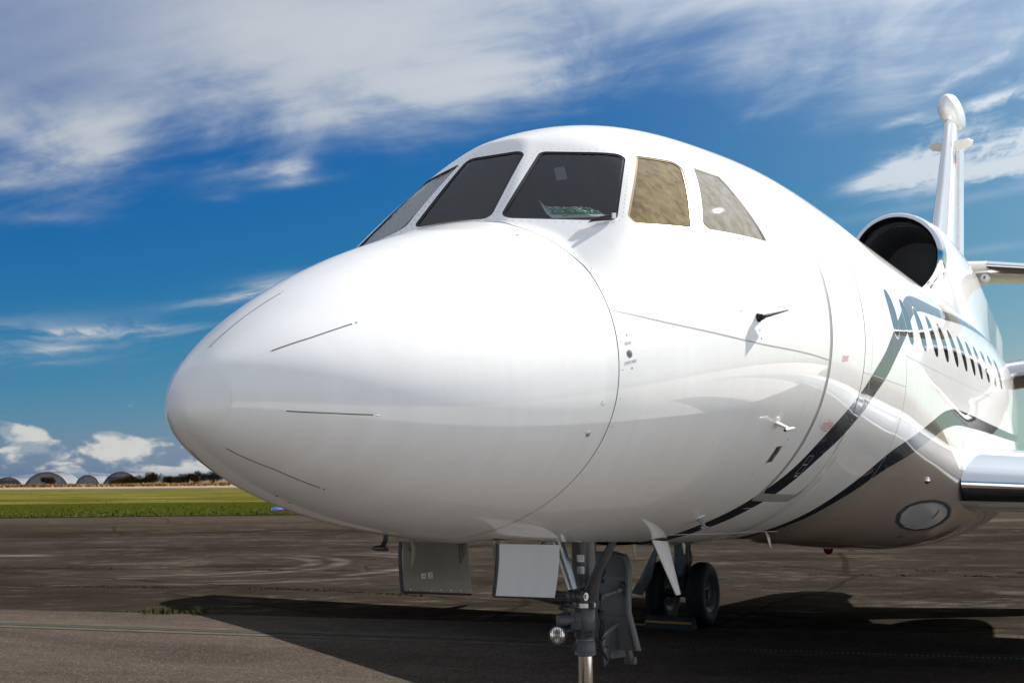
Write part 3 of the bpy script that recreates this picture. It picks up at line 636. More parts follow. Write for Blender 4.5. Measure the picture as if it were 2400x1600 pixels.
# temperature probe under the nose
t = empty('temperature_probe', (0, 0, 0), jet); mb = MB(); mb.path([(-.05, 1.19, 1.55), (-.05, 1.185, 1.51), (-.05, 1.165, 1.487)], [.011, .010, .012], 12); mb.build('mast', MAT['black_plastic'], t)
mb = MB(); mb.path([(-.05, 1.10, 1.484), (-.05, 1.13, 1.483), (-.05, 1.17, 1.480), (-.05, 1.20, 1.473)], [.008, .011, .012, .006], 12); mb.build('sensor_tube', MAT['black_plastic'], t)
# wiper
t = empty('windshield_wiper', (0, 0, 0), jet); w0, w1, w2 = Vector((.612, 1.757, 2.853)), Vector((.655, 1.797, 2.872)), Vector((.695, 1.838, 2.885))
mb = MB(); mb.path([w0, w0.lerp(w1, .5)+Vector((0, -.004, .002)), w1, w2], [.002, .008, .011, .010], 10); mb.build('wiper_arm', MAT['black_plastic'], t)
mb = MB(); mb.rod(w2+Vector((0, -.008, -.012)), w2+Vector((.004, -.012, .012)), .011, n=16); mb.build('wiper_pivot', MAT['brushed'], t)
# ---- cockpit inside
fl = MB(); R0 = np.arange(1.5, 3.31, .05); A0 = np.radians(np.arange(-40, 221, 4.0)); QY, QP = np.meshgrid(R0, A0, indexing='ij'); r0, zz = rad(QY, QP)
LP = np.stack([(r0-.05)*np.cos(QP), QY, zz+(r0-.05)*np.sin(QP)], -1); keep = []
def inpane(p):
    for pts, n in LINING[:3]:
        if Vector(n).dot(Vector((p[0], p[1]-2.4, p[2]-2.5))) < 0: continue
        if all((Vector(p)-co).dot(no) <= .03 for co, no in planes_of(pts, n)): return True
    return False
for i in range(len(R0)-1):
    for k in range(len(A0)-1):
        c = (LP[i, k]+LP[i+1, k+1])/2
        if not inpane(c): fl.add([LP[i, k], LP[i+1, k], LP[i+1, k+1], LP[i, k+1]], [(0, 1, 2, 3)])
fl.add([Vector(LP[-1, k]) for k in range(len(A0))], [tuple(range(len(A0)))])
lining = fl.build('cockpit_lining', MAT['cockpit_dark'], jet, 40)
gs = MB(); gp = [(-.30, 1.665), (.30, 1.665), (.66, 1.87), (.78, 2.05), (.70, 2.25), (.3, 2.30), (-.3, 2.30), (-.70, 2.25), (-.78, 2.05), (-.66, 1.87)]
gs.prism([(x, y, 2.86) for x, y in gp], (0, 0, .022)); gs.build('glareshield', MAT['cockpit_dark'], jet, 30, .006)
for x in (-.42, .42):
    s_ = empty('pilot_seat', (0, 0, 0), jet)
    b_ = MB(); b_.prism([(x-.21, 2.88, 2.35), (x+.21, 2.88, 2.35), (x+.19, 2.98, 3.0), (x+.13, 3.0, 3.09), (x-.13, 3.0, 3.09), (x-.19, 2.98, 3.0)], (0, .1, .01)); b_.build('backrest', MAT['panel_grey'], s_, 35, .02)
    b_ = MB(); b_.box((x, 3.04, 3.16), (.24, .09, .15)); b_.build('headrest', MAT['panel_grey'], s_, 35, .02)
v2 = MB(); v2.box((.28, 2.16, 3.20), (.05, .012, .06), Matrix.Rotation(.5, 3, 'X')); v2.build('sun_visor_clip', MAT['card_white'], jet)
# ---- nose gear doors
def geardoor(sx):
    d = empty('nose_gear_door', (0, 0, 0), jet); pts = []
    yz = [(1.582, 1.482), (2.148, 1.448), (2.142, 1.208), (1.575, 1.268)]
    def pan(x_in, x_out, nm, m, par, inset=0.0):
        mb = MB(); n_ = 14; rings = []
        for x, bow in ((x_out, .020), (x_in, .020)):
            rg = []
            for i in range(4):
                (a, b), (c, e) = yz[i], yz[(i+1) % 4]
                for k in range(n_):
                    t = k/n_; yy, zz2 = a+(c-a)*t, b+(e-b)*t; cy, cz = 1.862, 1.352; yy += (cy-yy)*inset; zz2 += (cz-zz2)*inset
                    f_ = (1.46-zz2)/.24; rg.append(Vector((sx*(x-bow*f_*f_*1.2), yy, zz2)))
            rings.append(rg)
        mb.loft(rings, True, True); return mb.build(nm, m, par, 30)
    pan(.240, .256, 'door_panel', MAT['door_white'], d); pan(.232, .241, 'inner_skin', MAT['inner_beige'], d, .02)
    mb = MB()
    for i in range(4):
        (a, b), (c, e) = yz[i], yz[(i+1) % 4]; k = 6
        if i == 0: continue
        P = [Vector((sx*(.246-.024*((1.46-(b+(e-b)*j/k))/.24)**2), a+(c-a)*j/k, b+(e-b)*j/k)) for j in range(k+1)]; mb.path(P, .008, 8)
    mb.build('edge_seal', MAT['black_plastic'], d)
    for y in (1.63, 2.08):
        mb = MB(); mb.path([(sx*.222, y+.004, 1.49), (sx*.208, y, 1.455), (sx*.212, y, 1.41), (sx*.224, y, 1.37)], [.010, .013, .011, .008], 10); mb.box((sx*.225, y, 1.40), (.012, .042, .085)); mb.build('hinge_arm', MAT['inner_beige'], d)
    if sx < 0:
        for y in (1.735, 1.79):
            mb = MB(); mb.box((sx*.2232, y, 1.318), (.004, .034, .034)); st_ = mb.build('placard', MAT['card_white'], d)
            mb = MB()
            for k in range(4): mb.box((sx*.2208, y, 1.329-k*.0075), (.0016, .026, .003))
            mb.build('placard_print', MAT['print_black'], st_)
        for j in range(7):
            mb = MB(); y = 1.61+j*.085; mb.lathe([(0, .007), (.004, .006), (.006, 0)], (sx*.214, y, 1.277-.0975*(y-1.58)), (1, 0, 0), 8); mb.build('door_screw', MAT['brushed'], d)
    return d
geardoor(1)['label'] = 'white outer face of the port gear door'; geardoor(-1)['label'] = 'beige inner face of the starboard gear door'
# ---- nose gear
ng = empty('nose_landing_gear', (0, 2.95, 0), None); ng.parent = jet; OFF = Vector((0, -2.95, 0))
class GB(MB):
    def build(s, name, m, parent=None, smooth=35, bevel=0.0):
        s.v = [(x, y-2.95, z) for x, y, z in s.v]; return super().build(name, m, parent, smooth, bevel)
ZU = (0, 0, 1)
mb = GB(); mb.lathe([(1.75, .066), (1.30, .066), (1.24, .062), (1.13, .060), (1.108, .062)], (0, 2.95, 0), ZU, 28); mb.build('upper_leg', MAT['gear_grey'], ng)
for dz in (1.335, 1.275):
    mb = GB(); mb.box((.012, 2.883, dz), (.040, .004, .036), Matrix.Rotation(.15, 3, 'Z')); pl_ = mb.build('data_plate', MAT['brushed'], ng)
    mb = GB()
    for k in range(4): mb.box((.012, 2.8805, dz+.011-k*.0075), (.03, .001, .002), Matrix.Rotation(.15, 3, 'Z'))
    mb.build('plate_print', MAT['print_black'], pl_)
mb = GB(); mb.rod((-.075, 2.79, 1.47), (.016, 2.80, 1.185), .017); mb.rod((-.115, 2.80, 1.47), (-.014, 2.80, 1.18), .011); mb.build('drag_brace', MAT['brushed'], ng)
mb = GB(); mb.path([(.245, 2.82, 1.47), (.19, 2.825, 1.36), (.135, 2.84, 1.285), (.09, 2.87, 1.21), (.06, 2.90, 1.14)], [.020, .021, .024, .034, .045], 16); mb.build('fork_arm', MAT['gear_grey'], ng, 60)
mb = GB(); mb.rod((-.030, 2.815, 1.147), (-.004, 2.815, 1.147), .032, n=22); mb.rod((.0, 2.815, 1.147), (.026, 2.815, 1.147), .030, n=22); mb.rod((.030, 2.815, 1.147), (.058, 2.815, 1.147), .032, n=22); mb.box((.012, 2.86, 1.14), (.10, .09, .05)); mb.build('brace_knuckle', MAT['gear_grey'], ng, 35, .003)
mb = GB(); mb.rod((.058, 2.815, 1.147), (.074, 2.812, 1.147), .021, n=20); mb.rod((.074, 2.812, 1.147), (.080, 2.811, 1.147), .012, n=6); mb.build('knuckle_bolt', MAT['brushed'], ng)
mb = GB(); mb.lathe([(1.113, .058), (1.113, .066), (1.104, .066), (1.102, .058)], (0, 2.95, 0), ZU, 28); mb.lathe([(1.079, .058), (1.079, .067), (1.072, .067), (1.070, .058)], (0, 2.95, 0), ZU, 28); mb.build('clamp_ring', MAT['gear_dark'], ng)
mb = GB(); mb.lathe([(1.102, .0635), (1.079, .0635)], (0, 2.95, 0), ZU, 28); mb.build('clamp_band', MAT['brushed'], ng)
mb = GB(); mb.box((.055, 2.915, 1.09), (.025, .025, .03)); mb.build('clamp_lug', MAT['gear_dark'], ng, 35, .002); mb = GB(); mb.box((-.045, 2.865, 1.09), (.06, .02, .022), Matrix.Rotation(-.3, 3, 'Z')); mb.rod((-.083, 2.835, 1.078), (-.083, 2.855, 1.092), .013); mb.path([(-.07, 2.85, 1.075), (-.06, 2.86, 1.05), (-.055, 2.87, 1.03)], .012, 8); mb.build('steering_lug', MAT['gear_dark'], ng, 35, .002)
mb = GB(); mb.lathe([(1.07, .058), (1.062, .060), (.975, .060), (.962, .057), (.925, .057), (.922, .050)], (0, 2.95, 0), ZU, 30); mb.box((-.015, 2.89, 1.015), (.05, .06, .085)); mb.build('steering_collar', MAT['gear_grey'], ng, 40)
dirm = Vector((-.75, -.62, -.06)).normalized(); c0 = Vector((-.02, 2.89, 1.022))
mb = GB(); mb.lathe([(0, .036), (.012, .036), (.014, .024), (.05, .024), (.052, .028), (.10, .029), (.106, .024), (.106, 0)], c0, dirm, 24); mb.build('steering_motor', MAT['gear_light'], ng)
for k in range(6):
    a_ = k*math.pi/3; x_ = dirm.orthogonal().normalized(); y_ = dirm.cross(x_); q = c0+dirm*.012+(x_*math.cos(a_)+y_*math.sin(a_))*.030; mb = GB(); mb.rod(q, q+dirm*.006, .0045, n=6); mb.build('flange_bolt', MAT['gear_dark'], ng)
lc2 = Vector((-.086, 2.80, .945)); ld = Vector((.12, -1, .02)).normalized(); lamp = empty('taxi_lamp', (0, 0, 0), ng)
mb = GB(); mb.lathe([(-.05, .012), (-.045, .03), (-.02, .046), (0, .049), (.006, .049), (.006, .043)], lc2, ld, 30); mb.build('lamp_shell', MAT['gear_dark'], lamp)
mb = GB(); mb.lathe([(-.012, .0), (-.010, .026), (.0, .043)], lc2, ld, 30); mb.build('lamp_reflector', MAT['polished'], lamp)
mb = GB()
x_ = Vector((1, .12, 0)).normalized()
for k in range(9):
    off_ = (k-4)*.0088; hh = math.sqrt(max(.042**2-off_**2, 1e-6)); c_ = lc2+ld*.004+x_*off_; mb.path([c_-Vector((0, 0, hh)), c_+ld*.004, c_+Vector((0, 0, hh))], .0036, 6)
mb.build('lens_fluting', MAT['polished'], lamp)['kind'] = 'stuff'
mb = GB(); mb.lathe([(.004, .043), (.009, .03), (.011, .012), (.0115, 0)], lc2, ld, 30); mb.build('lamp_lens', MAT['lens_glass'], lamp); mb = GB(); mb.path([lc2+Vector((.01, .04, .01)), (-.05, 2.87, .965), (-.03, 2.91, .965)], .012, 8); mb.build('lamp_bracket', MAT['gear_dark'], lamp)
mb = GB(); mb.lathe([(.922, .044), (.905, .048), (.902, .052), (.862, .053), (.858, .056), (.852, .056), (.849, .052), (.842, .057), (.835, .057), (.830, .050), (.828, .042)], (0, 2.95, 0), ZU, 30); mb.build('lower_collar', MAT['gear_light'], ng, 40)
mb = GB(); mb.lathe([(.916, .0485), (.908, .0485)], (0, 2.95, 0), ZU, 30); mb.build('worn_label', MAT['inner_beige'], ng)
mb = GB(); mb.box((-.04, 2.915, .875), (.025, .025, .035)); mb.box((.045, 2.925, .945), (.03, .03, .03)); mb.rod((.03, 2.885, .945), (.06, 2.9, .945), .014); mb.build('sensor_block', MAT['gear_dark'], ng, 35, .002)
mb = GB(); mb.lathe([(.83, .040), (.40, .040)], (0, 2.955, 0), ZU, 30); mb.build('piston', MAT['piston'], ng)
mb = GB(); mb.rod((.03, 3.03, .90), (.03, 3.30, .955), .014); mb.build('upper_torque_link', MAT['gear_light'], ng); 
mb = GB(); mb.loft([[(.012, 3.30, .975), (.052, 3.30, .975), (.052, 3.345, .955), (.012, 3.345, .955)], [(.014, 3.44, .735), (.048, 3.44, .735), (.048, 3.50, .735), (.014, 3.50, .735)]]); mb.rod((.0, 3.475, .735), (.062, 3.475, .735), .022, n=16); mb.build('torque_link', MAT['gear_light'], ng, 35, .004)
mb = GB(); mb.prism([(.028, 3.12, .90), (.028, 3.31, .95), (.028, 3.45, .76), (.028, 3.20, .78)], (.006, 0, 0)); mb.build('link_web', MAT['gear_grey'], ng, 30)
mb = GB(); mb.prism([(.050, 3.385, .872), (.050, 3.405, .865), (.050, 3.43, .81), (.050, 3.412, .815)], (.004, 0, 0)); mb.build('link_cutout', MAT['gear_dark'], ng, 30)
mb = GB(); mb.prism([(.03, 3.085, .862), (.03, 3.21, .825), (.03, 3.13, .76), (.03, 3.10, .75)], (.012, 0, 0)); mb.rod((.02, 3.075, .875), (.055, 3.075, .875), .026, n=18); mb.build('link_lug', MAT['gear_grey'], ng, 35, .003)
dp = [(-.19, 1.30), (-.12, 1.345), (.022, 1.347), (.094, 1.331), (.117, 1.262), (.111, 1.10), (.110, 1.022), (.165, .814), (-.19, .814)]
mb = GB(); mb.prism([(x, 3.30, z) for x, z in dp], (0, .022, 0)); ld_ = mb.build('leg_door', MAT['gear_light'], ng, 30, .006)
mb = GB(); mb.path([(.022, 3.297, 1.33), (.088, 3.294, 1.315), (.104, 3.292, 1.26), (.098, 3.292, 1.10), (.097, 3.292, 1.02), (.148, 3.292, .82)], [.012, .016, .017, .015, .016, .014], 10); mb.build('door_rim', MAT['gear_light'], ld_, 60)
for z in (1.20, 1.0): mb = GB(); mb.box((-.03, 3.298, z), (.25, .006, .008)); mb.build('door_rib', MAT['gear_grey'], ld_)
mb = GB(); mb.path([(.062, 3.295, 1.18), (.085, 3.29, 1.15), (.09, 3.29, 1.10)], [.012, .018, .012], 8); mb.build('door_recess', MAT['gear_dark'], ld_)
mb = GB(); mb.rod((.069, 3.04, 1.132), (.067, 3.20, 1.139), .010); mb.rod((.067, 3.20, 1.139), (.066, 3.29, 1.143), .015); mb.build('door_rod', MAT['gear_light'], ng)
mb = GB(); mb.path([(.107, 2.98, 1.30), (.105, 2.98, 1.26), (.09, 2.98, 1.235), (.065, 2.985, 1.226), (.062, 2.985, 1.19), (.08, 2.985, 1.13), (.073, 2.985, 1.06), (.067, 2.985, 1.02), (.09, 2.985, 1.005), (.10, 2.98, .985), (.085, 2.985, .94), (.065, 2.99, .90)], .006, 8); mb.path([(.06, 2.985, 1.22), (.095, 2.985, 1.205), (.10, 2.985, 1.215), (.085, 2.985, 1.222)], .005, 8); mb.build('hydraulic_hose', MAT['black_plastic'], ng, 60)
mb = GB(); mb.path([(.075, 2.99, 1.16), (.07, 3.0, 1.11), (.082, 2.99, 1.08), (.07, 3.0, 1.04), (.075, 2.99, .98), (.06, 3.0, .92), (.07, 3.0, .86), (.08, 3.05, .80)], .007, 8); mb.rod((.06, 3.0, 1.13), (.09, 2.99, 1.13), .016, n=10); mb.rod((.06, 3.0, 1.055), (.085, 2.99, 1.05), .013, n=10); mb.build('wiring_loom', MAT['black_plastic'], ng, 60)
for s_ in (-1, 1):
    w = empty('nose_wheel', (0, 0, 0), ng); c = (s_*.11, 2.98, .222)
    mb = GB(); mb.lathe([(-.06, .12), (-.072, .15), (-.07, .195), (-.045, .219), (0, .222), (.045, .219), (.07, .195), (.072, .15), (.06, .12)], c, (1, 0, 0), 36); mb.build('nose_tyre', MAT['rubber'], w, 60)
    mb = GB(); mb.lathe([(-.05, .0), (-.05, .05), (-.04, .10), (-.06, .125), (.06, .125), (.04, .10), (.05, .05), (.05, 0)], c, (1, 0, 0), 28); mb.build('nose_rim', MAT['gear_grey'], w)
mb = GB(); mb.rod((-.1, 2.98, .222), (.1, 2.98, .222), .03); mb.rod((0, 2.955, .42), (0, 2.97, .22), .055); mb.build('axle', MAT['gear_grey'], ng)
# ---- main gear
def maingear(cx):
    yb = 10.84; t = empty('main_landing_gear', (0, 0, 0), jet); sx = 1 if cx > 0 else -1
    mb = MB(); mb.lathe([(1.6, .095), (.62, .095), (.60, .10), (.56, .10), (.55, .07), (.36, .07)], (cx, yb, 0), ZU, 26); mb.build('main_leg', MAT['gear_grey'], t)
    mb = MB(); mb.lathe([(.60, .102), (.575, .104), (.56, .102)], (cx, yb, 0), ZU, 26); mb.rod((cx+.11, yb-.02, 1.1), (cx+.11, yb-.02, .6), .012); mb.path([(cx+.12, yb-.05, .9), (cx+.15, yb-.05, .78), (cx+.12, yb-.05, .68)], .008, 8); mb.build('brake_line', MAT['gear_dark'], t)
    mb = MB(); mb.rod((cx-.25, yb, .372), (cx+.25, yb, .372), .05); mb.path([(cx, yb-.08, .56), (cx, yb-.16, .48), (cx, yb-.07, .38)], .022, 8); mb.build('main_axle', MAT['gear_dark'], t)
    for s_ in (-1, 1):
        c = (cx+s_*.25, yb, .372); w = empty('main_wheel', (0, 0, 0), t)
        mb = MB(); mb.lathe([(-.085, .20), (-.105, .24), (-.108, .30), (-.085, .352), (-.045, .370), (-.020, .3715), (-.018, .366), (-.012, .366), (-.01, .372), (.01, .372), (.012, .366), (.018, .366), (.02, .3715), (.045, .370), (.085, .352), (.108, .30), (.105, .24), (.085, .20)], c, (1, 0, 0), 56); mb.build('tyre', MAT['rubber'], w, 50)
        mb = MB(); mb.lathe([(-.075, 0), (-.08, .05), (-.06, .06), (-.055, .15), (-.085, .185), (-.092, .205), (.092, .205), (.085, .185), (.055, .15), (.06, .06), (.08, .05), (.075, 0)], c, (1, 0, 0), 40); mb.build('rim', MAT['gear_dark'], w)
        for k in range(12):
            a_ = 2*math.pi*k/12
            for fx in (-1, 1):
                mb = MB(); r1, r2 = .085, .150; ca, sa = math.cos(a_), math.sin(a_); d_ = Vector((0, ca, sa)); e_ = Vector((0, -sa, ca)); b_ = Vector(c)+Vector((fx*.0585, 0, 0)); mb.prism([b_+d_*r1-e_*.010, b_+d_*r2-e_*.018, b_+d_*r2+e_*.018, b_+d_*r1+e_*.010], (fx*.003, 0, 0)); mb.build('rim_slot', MAT['rubber'], w, 0)
    mb = MB(); q = [(cx-.20, yb-.50, 1.35), (cx-.14, yb-.54, .92), (cx-.30, yb-.54, .62), (cx-.44, yb-.54, .40), (cx-.30, yb-.54, .38), (cx-.18, yb-.54, .58), (cx+.02, yb-.5, 1.35)]
    mb.prism(q, (0, .03, 0)); mb.build('leg_fairing', MAT['gear_grey'], t, 30, .006); return t
maingear(-2.44); maingear(2.44)
# ---- wings
def airfoil(n=28, t=.12):
    out = []
    for k in range(2*n):
        th = 2*math.pi*k/(2*n); x = .5-.5*math.cos(th)  # 0 at nose
        yt = 5*t*(.2969*math.sqrt(x)-.126*x-.3516*x*x+.2843*x**3-.1036*x**4); cam_ = .018*math.sin(math.pi*min(x, 1))
        out.append((x, (yt if th <= math.pi else -yt*.92)+cam_))
    return out
def wing(sx):
    w = empty('wing', (0, 0, 0), jet); AF = airfoil(30, .115); n = len(AF)
    st = [(.85, 7.28, 5.6, 1.70, 3.0, 1.0), (1.25, 7.52, 5.35, 1.69, 3.0, 1.0), (2.1, 8.0, 4.9, 1.645, 2.6, .98), (4.0, 8.98, 3.95, 1.56, 2.0, .92), (6.5, 10.24, 2.68, 1.44, 1.2, .88), (8.8, 11.25, 1.66, 1.315, .6, .9), (9.3, 11.52, 1.38, 1.295, .5, .88), (9.5, 11.72, 1.18, 1.29, .5, .75), (9.62, 12.05, .85, 1.29, .5, .45)]
    def sec(s_, pts):
        X, ly, c, z, inc, ts = s_; ca, sa = math.cos(R_(inc)), math.sin(R_(inc)); return [Vector((sx*X, ly+x*c*ca+yy*ts*c*sa, z-x*c*sa+yy*ts*c*ca)) for x, yy in pts]
    i0 = next(k for k in range(n) if AF[k][0] > .085); i1 = next(k for k in range(n//2, n) if AF[k][0] < .045)
    body = AF[i0:i1+1]; mb = MB(); mb.loft([sec(s_, body) for s_ in st], False, False); mb.build('wing_panel', MAT['white_paint'], w, 40)
    le = AF[i1:]+AF[:i0+1]; mb = MB(); mb.loft([sec(s_, [(x-.0015, y*1.01) for x, y in le]) for s_ in st[1:]], False, False)
    mb.add(sec(st[1], [(x-.0015, y*1.01) for x, y in le]), [tuple(range(len(le)))]); mb.build('slat', MAT['chrome'], w, 50)
    for X0 in (3.2, 5.2):
        f = (X0-2.1)/(6.5-2.1); mb = MB(); mb.path([(sx*X0, 11.6, 1.42), (sx*X0, 12.3, 1.33), (sx*X0, 13.0, 1.34), (sx*X0, 13.4, 1.37)], [.03, .10, .08, .01], 14); mb.build('flap_fairing', MAT['white_paint'], w, 60)
wing(1); wing(-1)
# ---- side engines
def nacelle(sx):
    e = empty('side_engine', (0, 0, 0), jet); c = Vector((sx*1.98, 0, 3.12)); ax = (0, 1, 0)
    mb = MB(); mb.lathe([(13.0, .515), (13.25, .575), (13.8, .62), (14.6, .62), (15.4, .54), (16.0, .42), (16.15, .36)], c, ax, 48); mb.build('cowl', MAT['white_paint'], e, 60)
    mb = MB(); mb.lathe([(13.32, .40), (13.1, .405), (12.98, .425), (12.93, .455), (12.94, .485), (13.0, .515)], c, ax, 48); mb.build('intake_lip', MAT['chrome'], e, 60)
    mb = MB(); mb.lathe([(13.32, .40), (13.7, .41), (13.72, .15), (13.5, .0)], c, ax, 40); mb.build('fan', MAT['duct_black'], e)
    mb = MB(); mb.lathe([(16.15, .36), (15.7, .3), (15.7, 0)], c, ax, 32); mb.build('exhaust', MAT['duct_black'], e)
    pf_ = airfoil(14, .16); mb = MB(); mb.loft([[Vector((sx*X, 13.15+x*2.4, z+yy*2.4)) for x, yy in pf_] for X, z in ((.8, 2.95), (1.55, 3.05))], True, False); mb.build('pylon', MAT['polished'], e, 50)
nacelle(1); nacelle(-1)
# ---- centre engine intake, S-duct fairing, tail
ce = empty('centre_engine', (0, 0, 0), jet); ic = Vector((0, 0, 4.36))
mb = MB(); mb.lathe([(12.25, .452), (12.0, .455), (11.88, .468), (11.835, .492), (11.84, .525), (11.90, .55), (12.02, .566)], ic, (0, 1, 0), 56); mb.build('intake_lip', MAT['chrome'], ce, 60)
mb = MB(); mb.lathe([(12.25, .452), (12.9, .44), (13.3, .42), (13.3, 0)], ic, (0, 1, 0), 44); mb.build('intake_duct', MAT['duct_black'], ce)
mb = MB(); mb.lathe([(12.02, .452), (12.06, .448), (12.09, .452)], ic, (0, 1, 0), 44); mb.build('duct_ring', MAT['gear_dark'], ce)
def sduct():
    rings = []
    for Y, rt, zt, wb, zb_, ro in ((12.02, .566, 4.36, .50, 3.78, 1.0), (12.15, .572, 4.362, .53, 3.74, .75), (12.4, .585, 4.37, .60, 3.6, .3), (12.7, .586, 4.375, .67, 3.5, 0), (13.0, .585, 4.38, .74, 3.4, 0), (14.0, .57, 4.38, .82, 3.2, 0), (15.2, .53, 4.36, .72, 3.2, 0), (16.4, .46, 4.32, .58, 3.2, 0), (17.6, .40, 4.25, .46, 3.2, 0), (19.0, .33, 4.15, .34, 3.2, 0), (19.9, .27, 4.1, .25, 3.6, 0)):
        rg = [Vector((rt*math.cos(math.pi*k/24), Y, zt+rt*math.sin(math.pi*k/24))) for k in range(25)]
        def low(k, sg):
            s_ = k/8; a = Vector((sg*(rt+(wb-rt)*s_**2), Y, zt+(zb_-zt)*s_)); t = math.pi/2*k/8.5; return a.lerp(Vector((sg*rt*math.cos(t), Y, zt-rt*math.sin(t))), ro)
        rg += [low(k, -1) for k in range(1, 9)]+[low(k, 1) for k in range(8, 0, -1)]; rings.append(rg)
    mb = MB(); mb.loft(rings, True, False); mb.build('duct_fairing', MAT['white_paint'], ce, 50)
    mb = MB(); mb.lathe([(19.9, .27), (19.5, .22), (19.5, 0)], (0, 0, 4.1), (0, 1, 0), 28); mb.build('exhaust', MAT['duct_black'], ce)
sduct()
fin = empty('tail_fin', (0, 0, 0), jet); AF = airfoil(20, .13); AF = [(x, y-.018*math.sin(math.pi*x)) for x, y in AF]
def vsec(z, le, te, ts): c = te-le; return [Vector((yy*c*ts, le+x*c, z)) for x, yy in AF]
FS = [(z, l_, te-.62, ts*1.25) for z, l_, te, ts in ((4.6, 13.6, 17.45, .9), (5.0, 14.65, 17.5, .85), (5.4, 15.05, 17.62, .85), (6.1, 15.65, 17.86, .85), (6.75, 16.15, 18.08, .85), (7.25, 16.55, 18.26, .9), (7.42, 16.72, 18.32, .8))]
mb = MB(); mb.loft([vsec(*s_) for s_ in FS]); mb.build('fin_panel', MAT['white_paint'], fin, 50)
mb = MB(); le = AF[-5:]+AF[:6]
mb.loft([[Vector((yy*(te-l_)*ts*1.02, l_-.004+x*(te-l_), z)) for x, yy in le] for z, l_, te, ts in FS[1:]], False, False); mb.build('fin_leading_edge', MAT['polished'], fin, 60)
mb = MB(); mb.loft([[Vector((sg*w_, te+x_, z)) for sg, w_, x_ in ((1, .045, .012), (1, .008, .64), (-1, .008, .64), (-1, .045, .012))] for z, l_, te, ts in FS[:-1]]); mb.build('rudder', MAT['white_paint'], fin, 50)
rg = []
for k in range(25):
    t = k/24; Y = 16.42+t*2.1; s_ = math.sqrt(max(1-((t-.26)/.26)**2, 0)) if t < .26 else math.cos((t-.26)/.74*math.pi/2)**.75; s_ = max(s_, .015); rg.append([Vector((.17*s_*math.cos(a_), Y, 7.52+.16*t+.26*s_*math.sin(a_))) for a_ in [2*math.pi*j/24 for j in range(24)]])
mb = MB(); mb.loft(rg); mb.build('fin_cap', MAT['white_paint'], fin, 80)
for s_ in (-1, 1):
    mb = MB(); mb.prism([(s_*.05, 16.55, 6.93), (s_*.27, 16.72, 7.0), (s_*.34, 16.85, 6.98), (s_*.30, 16.98, 6.94), (s_*.05, 17.05, 6.90)], (0, .01, .018)); mb.build('tail_antenna', MAT['white_paint'], fin, 30, .004)
me = textmesh('M', .42); c_ = np.zeros(len(me.vertices)*3); me.vertices.foreach_get('co', c_); c_ = c_.reshape(-1, 3); me.vertices.foreach_set('co', np.stack([.098-np.maximum(c_[:, 0], 0)*.09, 16.68+c_[:, 0]*1.0, 6.62+c_[:, 1]*.7], 1).reshape(-1)); link('lettering', me, MAT['print_red'], fin)
for s_ in (-1, 1):
    h = empty('horizontal_stabilizer', (0, 0, 0), jet); HA = airfoil(18, .10); mb = MB()
    mb.loft([[Vector((s_*X, le_+x*c, z+yy*c)) for x, yy in HA] for X, le_, c, z in ((.05, 16.9, 2.3, 5.02), (.4, 17.1, 2.15, 5.03), (2.0, 18.1, 1.55, 4.93), (3.6, 19.1, 1.0, 4.80), (3.87, 19.45, .6, 4.78))]); mb.build('stabilizer_panel', MAT['white_paint'], h, 50)
    mb = MB(); mb.loft([[Vector((s_*X, le_-.004+x*c, z+yy*c*1.02)) for x, yy in HA[-5:]+HA[:6]] for X, le_, c, z in ((.4, 17.1, 2.15, 5.03), (2.0, 18.1, 1.55, 4.93), (3.6, 19.1, 1.0, 4.80))], False, False); mb.build('stabilizer_leading_edge', MAT['polished'], h, 60)
    mb = MB(); mb.lathe([(0, .02), (.05, .07), (.16, .07), (.24, .03), (.26, 0)], (s_*.36, 17.15, 4.84), (0, 1, 0), 16); mb.build('tail_lamp', MAT['cap_paint'], h, 60)
# ---------------------------------------------------------------- card on the glareshield
bl, br, tr, tl_ = Vector((.415, 1.793, 2.900)), Vector((.649, 1.897, 2.900)), Vector((.49, 2.03, 2.984)), Vector((.30, 1.89, 2.984))
sign = empty('tow_card', bl.lerp(br, .5)); tag(sign, 'green and white ready-to-tow card lying behind the port windshield', 'sign')
def onc(s_, t, h=0.0):
    p = bl.lerp(br, s_).lerp(tl_.lerp(tr, s_), t); n = (br-bl).cross(tl_-bl).normalized(); curl = max(0, .12-s_)*max(0, t-.45)*.55; return p+n*(h+curl)-sign.location
def cardgrid(name, s0, s1, t0, t1, h, m, ns=14, nt=10):
    mb = MB(); top = [[onc(s0+(s1-s0)*i/ns, t0+(t1-t0)*j/nt, h) for i in range(ns+1)] for j in range(nt+1)]; low = [[p-Vector((0, 0, .0022)) for p in r] for r in top]
    for j in range(nt):
        for i in range(ns): mb.add([top[j][i], top[j][i+1], top[j+1][i+1], top[j+1][i]], [(0, 1, 2, 3)]); mb.add([low[j][i], low[j+1][i], low[j+1][i+1], low[j][i+1]], [(0, 1, 2, 3)])
    per = [top[0][i] for i in range(ns+1)]+[top[j][ns] for j in range(1, nt+1)]; pel = [p-Vector((0, 0, .0022)) for p in per]; mb.loft([per, pel], False, False)
    return mb.build(name, m, sign, 40)
cardgrid('card_sheet', 0, 1, 0, 1, .0, MAT['card_white']); cardgrid('green_field', .07, .94, .27, .93, .002, MAT['print_green'])
def cardtext(txt, size, s0, t0, m, sx=1.0, W=.256, H=.20):
    me = textmesh(txt, size); c = np.zeros(len(me.vertices)*3); me.vertices.foreach_get('co', c); c = c.reshape(-1, 3)
    for i, q in enumerate(c): me.vertices[i].co = onc(s0+q[0]*sx/W, t0+q[1]/H, .0068)
    link('lettering', me, m, sign)
